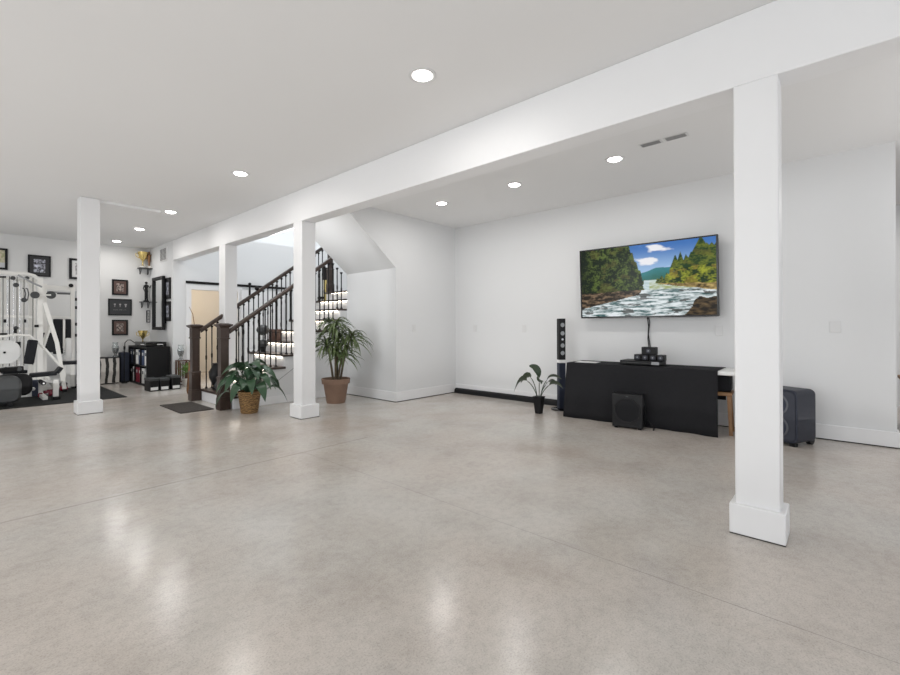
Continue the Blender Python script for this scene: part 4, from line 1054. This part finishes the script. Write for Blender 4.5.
for yy in (8.87, 9.17):
    MB().tube([(P(42, 381, Y=9.0).x, yy-0.05, P(42, 381, Y=9.0).z-0.02), (P(42, 381, Y=9).x, yy+0.05, P(42, 381, Y=9.0).z-0.02)], 0.03, 12).build('roller_pad', 'pad', hg)
MB().tube([(P(42, 381, Y=9.0).x, 8.80, P(42, 381, Y=9.0).z-0.02), (P(42, 381, Y=9).x, 9.24, P(42, 381, Y=9.0).z-0.02)], 0.012, 8).build('roller_bar', 'chrome', hg)
for (px, py) in ((27, 386), (29, 392), (33, 389)):
    q = P(px, py, Y=9.3); MB().ball(q, 0.028).build('knob', 'whiteplastic', hg)
MB().bar(P(35, 380, Y=9.5), P(35, 396, Y=9.5), 0.07, 0.06).build('pedestal', 'navy', hg)

for py in (317, 329):
    MB().bar(P(-6, py-1, Y=9.72), P(33, py, Y=9.72), 0.035, 0.04).build('cross_bar', 'whitemetal', hg, bevel=0.003)
for (px, py, w_, h_) in ((36.5, 326, 0.05, 0.04), (15, 331, 0.03, 0.07), (5, 321, 0.03, 0.05), (25, 321, 0.025, 0.05), (3, 334, 0.09, 0.03), (18, 345, 0.06, 0.10), (12, 359, 0.10, 0.06)):
    q = P(px, py, Y=9.58); MB().box(q.x-w_/2, q.x+w_/2, 9.55, 9.60, q.z-h_/2, q.z+h_/2).build('clamp', 'black', hg, bevel=0.004)
for px in (24.5, 27.5):
    MB().tube([P(px-2, 288, Y=9.5), P(px, 289, Y=9.5), P(px+1.2, 294, Y=9.5), P(px, 300, Y=9.5), P(px-2, 301, Y=9.5)], 0.008, 6).build('hand_loop', 'charcoal', hg)
for px in (1, 5, 17.5, 23.5, 34.5):
    q = P(px, 300, Y=9.9); MB().box(q.x-0.014, q.x+0.014, 9.88, 9.91, ZM, 1.9).build('guide_post', 'whitemetal', hg)
# squat rack behind
sr = thing('squat_rack', 'white steel rack with hanging dark pads behind the weight machine', 'exercise machine', (0, 0, 0))
YB = 10.35
for px in (44.5, 72.5):
    q = P(px, 300, Y=YB).x; MB().box(q-0.03, q+0.03, YB-0.03, YB+0.03, ZM, 1.86).build('upright', 'whitemetal', sr, bevel=0.004)
for py, r in ((288, 0.035), (292.5, 0.014), (317.5, 0.028)):
    MB().bar(P(44, py-1, Y=YB), P(73, py+1, Y=YB), 0.05, r*2).build('cross_bar', 'whitemetal' if py != 292.5 else 'grey', sr, bevel=0.003)
MB().bar((P(44.5, 300, Y=YB).x, YB, 0.05), (P(72.5, 300, Y=YB).x, YB, 0.05), 0.05).build('base_bar', 'whitemetal', sr)
MB().box(P(53, 320, Y=10.25).x, P(63, 320, Y=10.25).x, 10.22, 10.28, P(57, 354, Y=10.25).z, P(57, 319, Y=10.25).z).build('back_pad', 'pad', sr, bevel=0.015)
MB().box(P(65, 320, Y=10.25).x, P(71, 320, Y=10.25).x, 10.22, 10.28, P(57, 342, Y=10.25).z, P(57, 319, Y=10.25).z).build('back_pad', 'pad', sr, bevel=0.015)
slab(P(46, 333, Y=10.1), P(52, 352, Y=9.95), 0.14, 0.05).build('arm_pad', 'pad', sr, bevel=0.015)
MB().bar(P(64, 320, Y=10.2), P(64, 348, Y=10.2), 0.03).build('hanger_bar', 'whitemetal', sr)
q = P(71, 285.5, Y=10.3); MB().ball(q, 0.034).build('end_knob', 'black', sr)
MB().tube([P(57, 293.5, Y=10.2), P(70, 294, Y=10.2)], 0.012, 8).build('pull_bar', 'charcoal', sr)
for (px, py) in ((66, 346), (66, 350)):
    pass
MB().box(P(65.5, 340, Y=10.15).x, P(71.5, 340, Y=10.15).x, 10.10, 10.2, P(68, 360, Y=10.15).z, P(68, 338, Y=10.15).z).build('weight_cover', 'whiteplastic', sr, bevel=0.02)
# weight bench
wb = thing('weight_bench', 'flat black weight bench with white legs behind the gym column', 'bench', (0, 0, 0))
slab(P(61.5, 363, Y=9.95), P(84, 362, Y=9.95), 0.26, 0.055).build('pad', 'pad', wb, bevel=0.015)
for px in (64, 80):
    q = P(px, 365, Y=9.95); MB().box(q.x-0.022, q.x+0.022, 9.83, 10.07, ZM, 0.05).build('foot_bar', 'black', wb); MB().box(q.x-0.022, q.x+0.022, 9.93, 9.97, 0.05, q.z-0.012).build('leg', 'whitemetal', wb)
# accessory tower by column
at_ = thing('accessory_rack', 'slim chrome rack with black grips beside the gym column', 'rack', (P(75.0, 340, Y=10.4).x, 10.4, ZM))
MB().box(-0.07, 0.07, -0.08, 0.08, 0, 0.03).build('base', 'black', at_)
MB().tube([(0, 0, 0.03), (0, 0, 1.75)], 0.02, 10).build('pole', 'silver', at_)
for zz in (0.95, 1.15, 1.45, 1.6): MB().tube([(-0.05, -0.02, zz), (0.05, -0.02, zz)], 0.028, 10).build('grip', 'pad', at_)
# dark leafy plant beyond
fp = thing('spiky_plant', 'dark spiky plant on a white stand behind the weight bench', 'plant', (P(71, 350, Y=10.75).x, 10.78, ZM))
MB().lathe([(0.08, 0), (0.07, 0.5), (0.09, 0.52)], n=20).build('stand', 'whiteplastic', fp)
mb = MB()
for k in range(26):
    az = random.uniform(0, 2*PI); o_ = Vector((math.cos(az), math.sin(az), 0)); l_ = random.uniform(0.12, 0.2)
    mb.leaf(bezier((0, 0, 0.52), o_*l_*0.4+Vector((0, 0, 0.52+l_)), o_*l_+Vector((0, 0, 0.52+random.uniform(0, 0.16))), 4), [0.012, 0.02, 0.018, 0.012, 0.001], Vector((-o_.y, o_.x, 0)))
mb.build('foliage', 'deepleaf', fp)

# elliptical trainer (foreground, dark housing)
el = thing('elliptical_trainer', 'bulky charcoal exercise machine housing at the left picture edge', 'exercise machine', (0, 0, 0))
q = P(-2, 391, Y=8.66)
mb = MB(); mb.prism(rrect(0.46, 0.38, 0.11, 8, q.x, q.z+0.01), 'y', 8.60, 8.74); mb.build('front_housing', 'charcoal', el, bevel=0.03)
q = P(13, 385, Y=8.95)
mb = MB(); mb.prism(rrect(0.40, 0.31, 0.10, 8, q.x, q.z), 'y', 8.84, 9.02); mb.build('rear_housing', 'black', el, bevel=0.03)
MB().bar((0.02, 8.67, 0.05), (P(10, 408, Y=8.6).x, 8.67, 0.05), 0.10, 0.05).build('base_bar', 'black', el, bevel=0.008)
MB().tube([(P(10, 408, Y=8.6).x, 8.55, 0.045), (P(10, 408, Y=8.6).x, 8.83, 0.045)], 0.032, 12).build('foot_tube', 'black', el)
MB().bar(P(-8, 371, Y=8.85), P(22, 368, Y=8.95), 0.12, 0.06).build('pedal_arm', 'black', el, bevel=0.01)
MB().bar(P(2, 372, Y=8.9), P(26, 371.5, Y=9.02), 0.08, 0.05).build('pedal', 'pad', el, bevel=0.01)
for px in (6, 19): 
    q = P(px, 369, Y=8.9); MB().lathe([(0.03, -0.03), (0.03, 0.03)], q, 16, 'y').build('pivot', 'charcoal', el)

# dumbbells on mat
dl = ['dark red dumbbell nearest the machine upright', 'dark red dumbbell between its two neighbours on the mat', 'dark red dumbbell nearest the seat leg']
for k, (px, py) in enumerate(((44.5, 396), (48.5, 394), (51, 392.5))):
    q = P(px, py, Z=0.01)
    t = thing('dumbbell', dl[k], 'dumbbell', (q.x, q.y-0.1, ZM+0.035), 0.4+k*0.3, 'dark red dumbbells on the mat')
    MB().tube([(-0.05, 0, 0), (0.05, 0, 0)], 0.012, 8).build('grip', 'chrome', t)
    for sx in (-1, 1): MB().lathe([(0.030, sx*0.085), (0.035, sx*0.08), (0.035, sx*0.05), (0.030, sx*0.045)], (0, 0, 0), 8, 'x').build('head', 'red', t)
kb = thing('kettlebell', 'small dark kettlebell on the mat beside the diagonal brace', 'kettlebell', (P(63.5, 392, Z=0).x, P(63.5, 392, Z=0).y, ZM))
mb = MB(); mb.ball((0, 0, 0.055), 0.058, (1, 1, 0.95)); mb.build('bell', 'red', kb)
MB().tube([(-0.035, 0, 0.09), (-0.045, 0, 0.13), (-0.02, 0, 0.155), (0.02, 0, 0.155), (0.045, 0, 0.13), (0.035, 0, 0.09)], 0.01, 8).build('handle', 'charcoal', kb)

# brown cabinet glimpsed past the end of the tv wall
bc = thing('wooden_cabinet', 'brown wooden cabinet glimpsed past the end of the television wall', 'cabinet', (6.75, -0.72, 0), 0)
MB().box(-0.3, 0.3, -0.25, 0.25, 0.06, 0.52).build('carcass', 'redbrown', bc)
MB().box(-0.32, 0.32, -0.27, 0.27, 0.52, 0.55).build('top', 'midwood', bc)
MB().box(-0.305, -0.30, -0.23, 0.23, 0.08, 0.50).build('door', 'redbrown', bc)
for a in (-0.26, 0.26):
    for b_ in (-0.21, 0.21): MB().box(a-0.02, a+0.02, b_-0.02, b_+0.02, 0, 0.06).build('leg', 'redbrown', bc)

# landing ornament: wall lantern-like plaque
MB().box(-0.05, 0.05, -0.02, 0.02, -0.1, 0.75).build('body', 'gold', lo)
MB().box(-0.07, 0.07, -0.025, 0.025, 0.75, 1.05).build('head', 'iron', lo)
MB().box(-0.07, 0.07, 0.02, 0.249, 0.3, 0.35).build('wall_bracket', 'iron', lo)

# ================================================================== LIGHT
wd = bpy.data.worlds.new('World'); S.world = wd; wd.use_nodes = True
wd.node_tree.nodes['Background'].inputs['Color'].default_value = (0.82, 0.90, 1.0, 1); wd.node_tree.nodes['Background'].inputs['Strength'].default_value = 1.2
for y in (-1.5, 1.9, 5.3): lamp('window_daylight', 'AREA', (XL+0.05, y, 1.45), 60, 2.1, 1.35, (0, -PI/2, 0), (0.95, 0.98, 1.0))
for x in (-2.4, 1.0, 4.4): lamp('window_daylight', 'AREA', (x, YR+0.05, 1.45), 15, 2.2, 1.75, (PI/2, 0, 0), (0.96, 0.98, 1.0))
lamp('stairwell_daylight', 'AREA', (5.0, 8.3, 5.5), 125, 3.2, 2.2, (0, 0, 0), (0.93, 0.97, 1.0))
lamp('side_room_lamp', 'POINT', (3.25, 11.6, 1.75), 9, 0.12, col=(1.0, 0.78, 0.48))
lamp('side_room_ceiling_lamp', 'AREA', (4.2, 10.8, 2.45), 13, 0.8, col=(1.0, 0.96, 0.90))
lamp('bay_bounce_fill', 'AREA', (4.3, -1.8, 1.4), 14, 2.0, 2.0, (PI, 0, 0), (1, 0.99, 0.98))  # added unseen lamp, aimed up to brighten the bay ceiling
lamp('bounce_fill', 'AREA', (-0.9, 4.6, 0.25), 52, 6.6, 11.5, (PI, 0, 0), (1, 0.99, 0.98))
lamp('bounce_fill', 'AREA', (4.2, 1.4, 0.25), 12, 2.4, 6.0, (PI, 0, 0), (1, 0.99, 0.98))
al = lamp('alcove_fill', 'AREA', (2.87, 5.62, 2.30), 8, 0.8, 0.14)  # unseen fill added beneath the beam to brighten alcove and soffit
al.rotation_euler = Vector((1, -0.05, -0.55)).to_track_quat('-Z', 'Y').to_euler()
lamp('bounce_fill', 'AREA', (0.4, 9.5, 0.25), 11, 3.5, 2.6, (PI, 0, 0), (1, 0.99, 0.98))
lamp('side_wing_lamp', 'AREA', (7.2, -1.5, 2.7), 30, 1.0, 1.0, (0, 0, 0), (1, 0.97, 0.94))

# ================================================================== CAMERA
cd = bpy.data.cameras.new('Camera'); cam = bpy.data.objects.new('Camera', cd); COL.objects.link(cam)
cd.sensor_width = 36; cd.lens = CF/900*36; cd.shift_y = (CY-337.5)/900; cd.clip_start = 0.05
cam.location = (0, 0, CH)
fwd = Vector((math.sin(CA)*math.cos(CP), math.cos(CA)*math.cos(CP), math.sin(CP)))
q = fwd.to_track_quat('-Z', 'Y')
cam.rotation_mode = 'QUATERNION'; cam.rotation_quaternion = q @ Matrix.Rotation(-CR, 4, 'Z').to_quaternion()
S.camera = cam
S.view_settings.view_transform = 'Standard'; S.view_settings.look = 'None'; S.view_settings.exposure = 0.07
S.cycles.max_bounces = 10; S.cycles.diffuse_bounces = 6; S.cycles.sample_clamp_indirect = 6.0
S.cycles.use_denoising = True
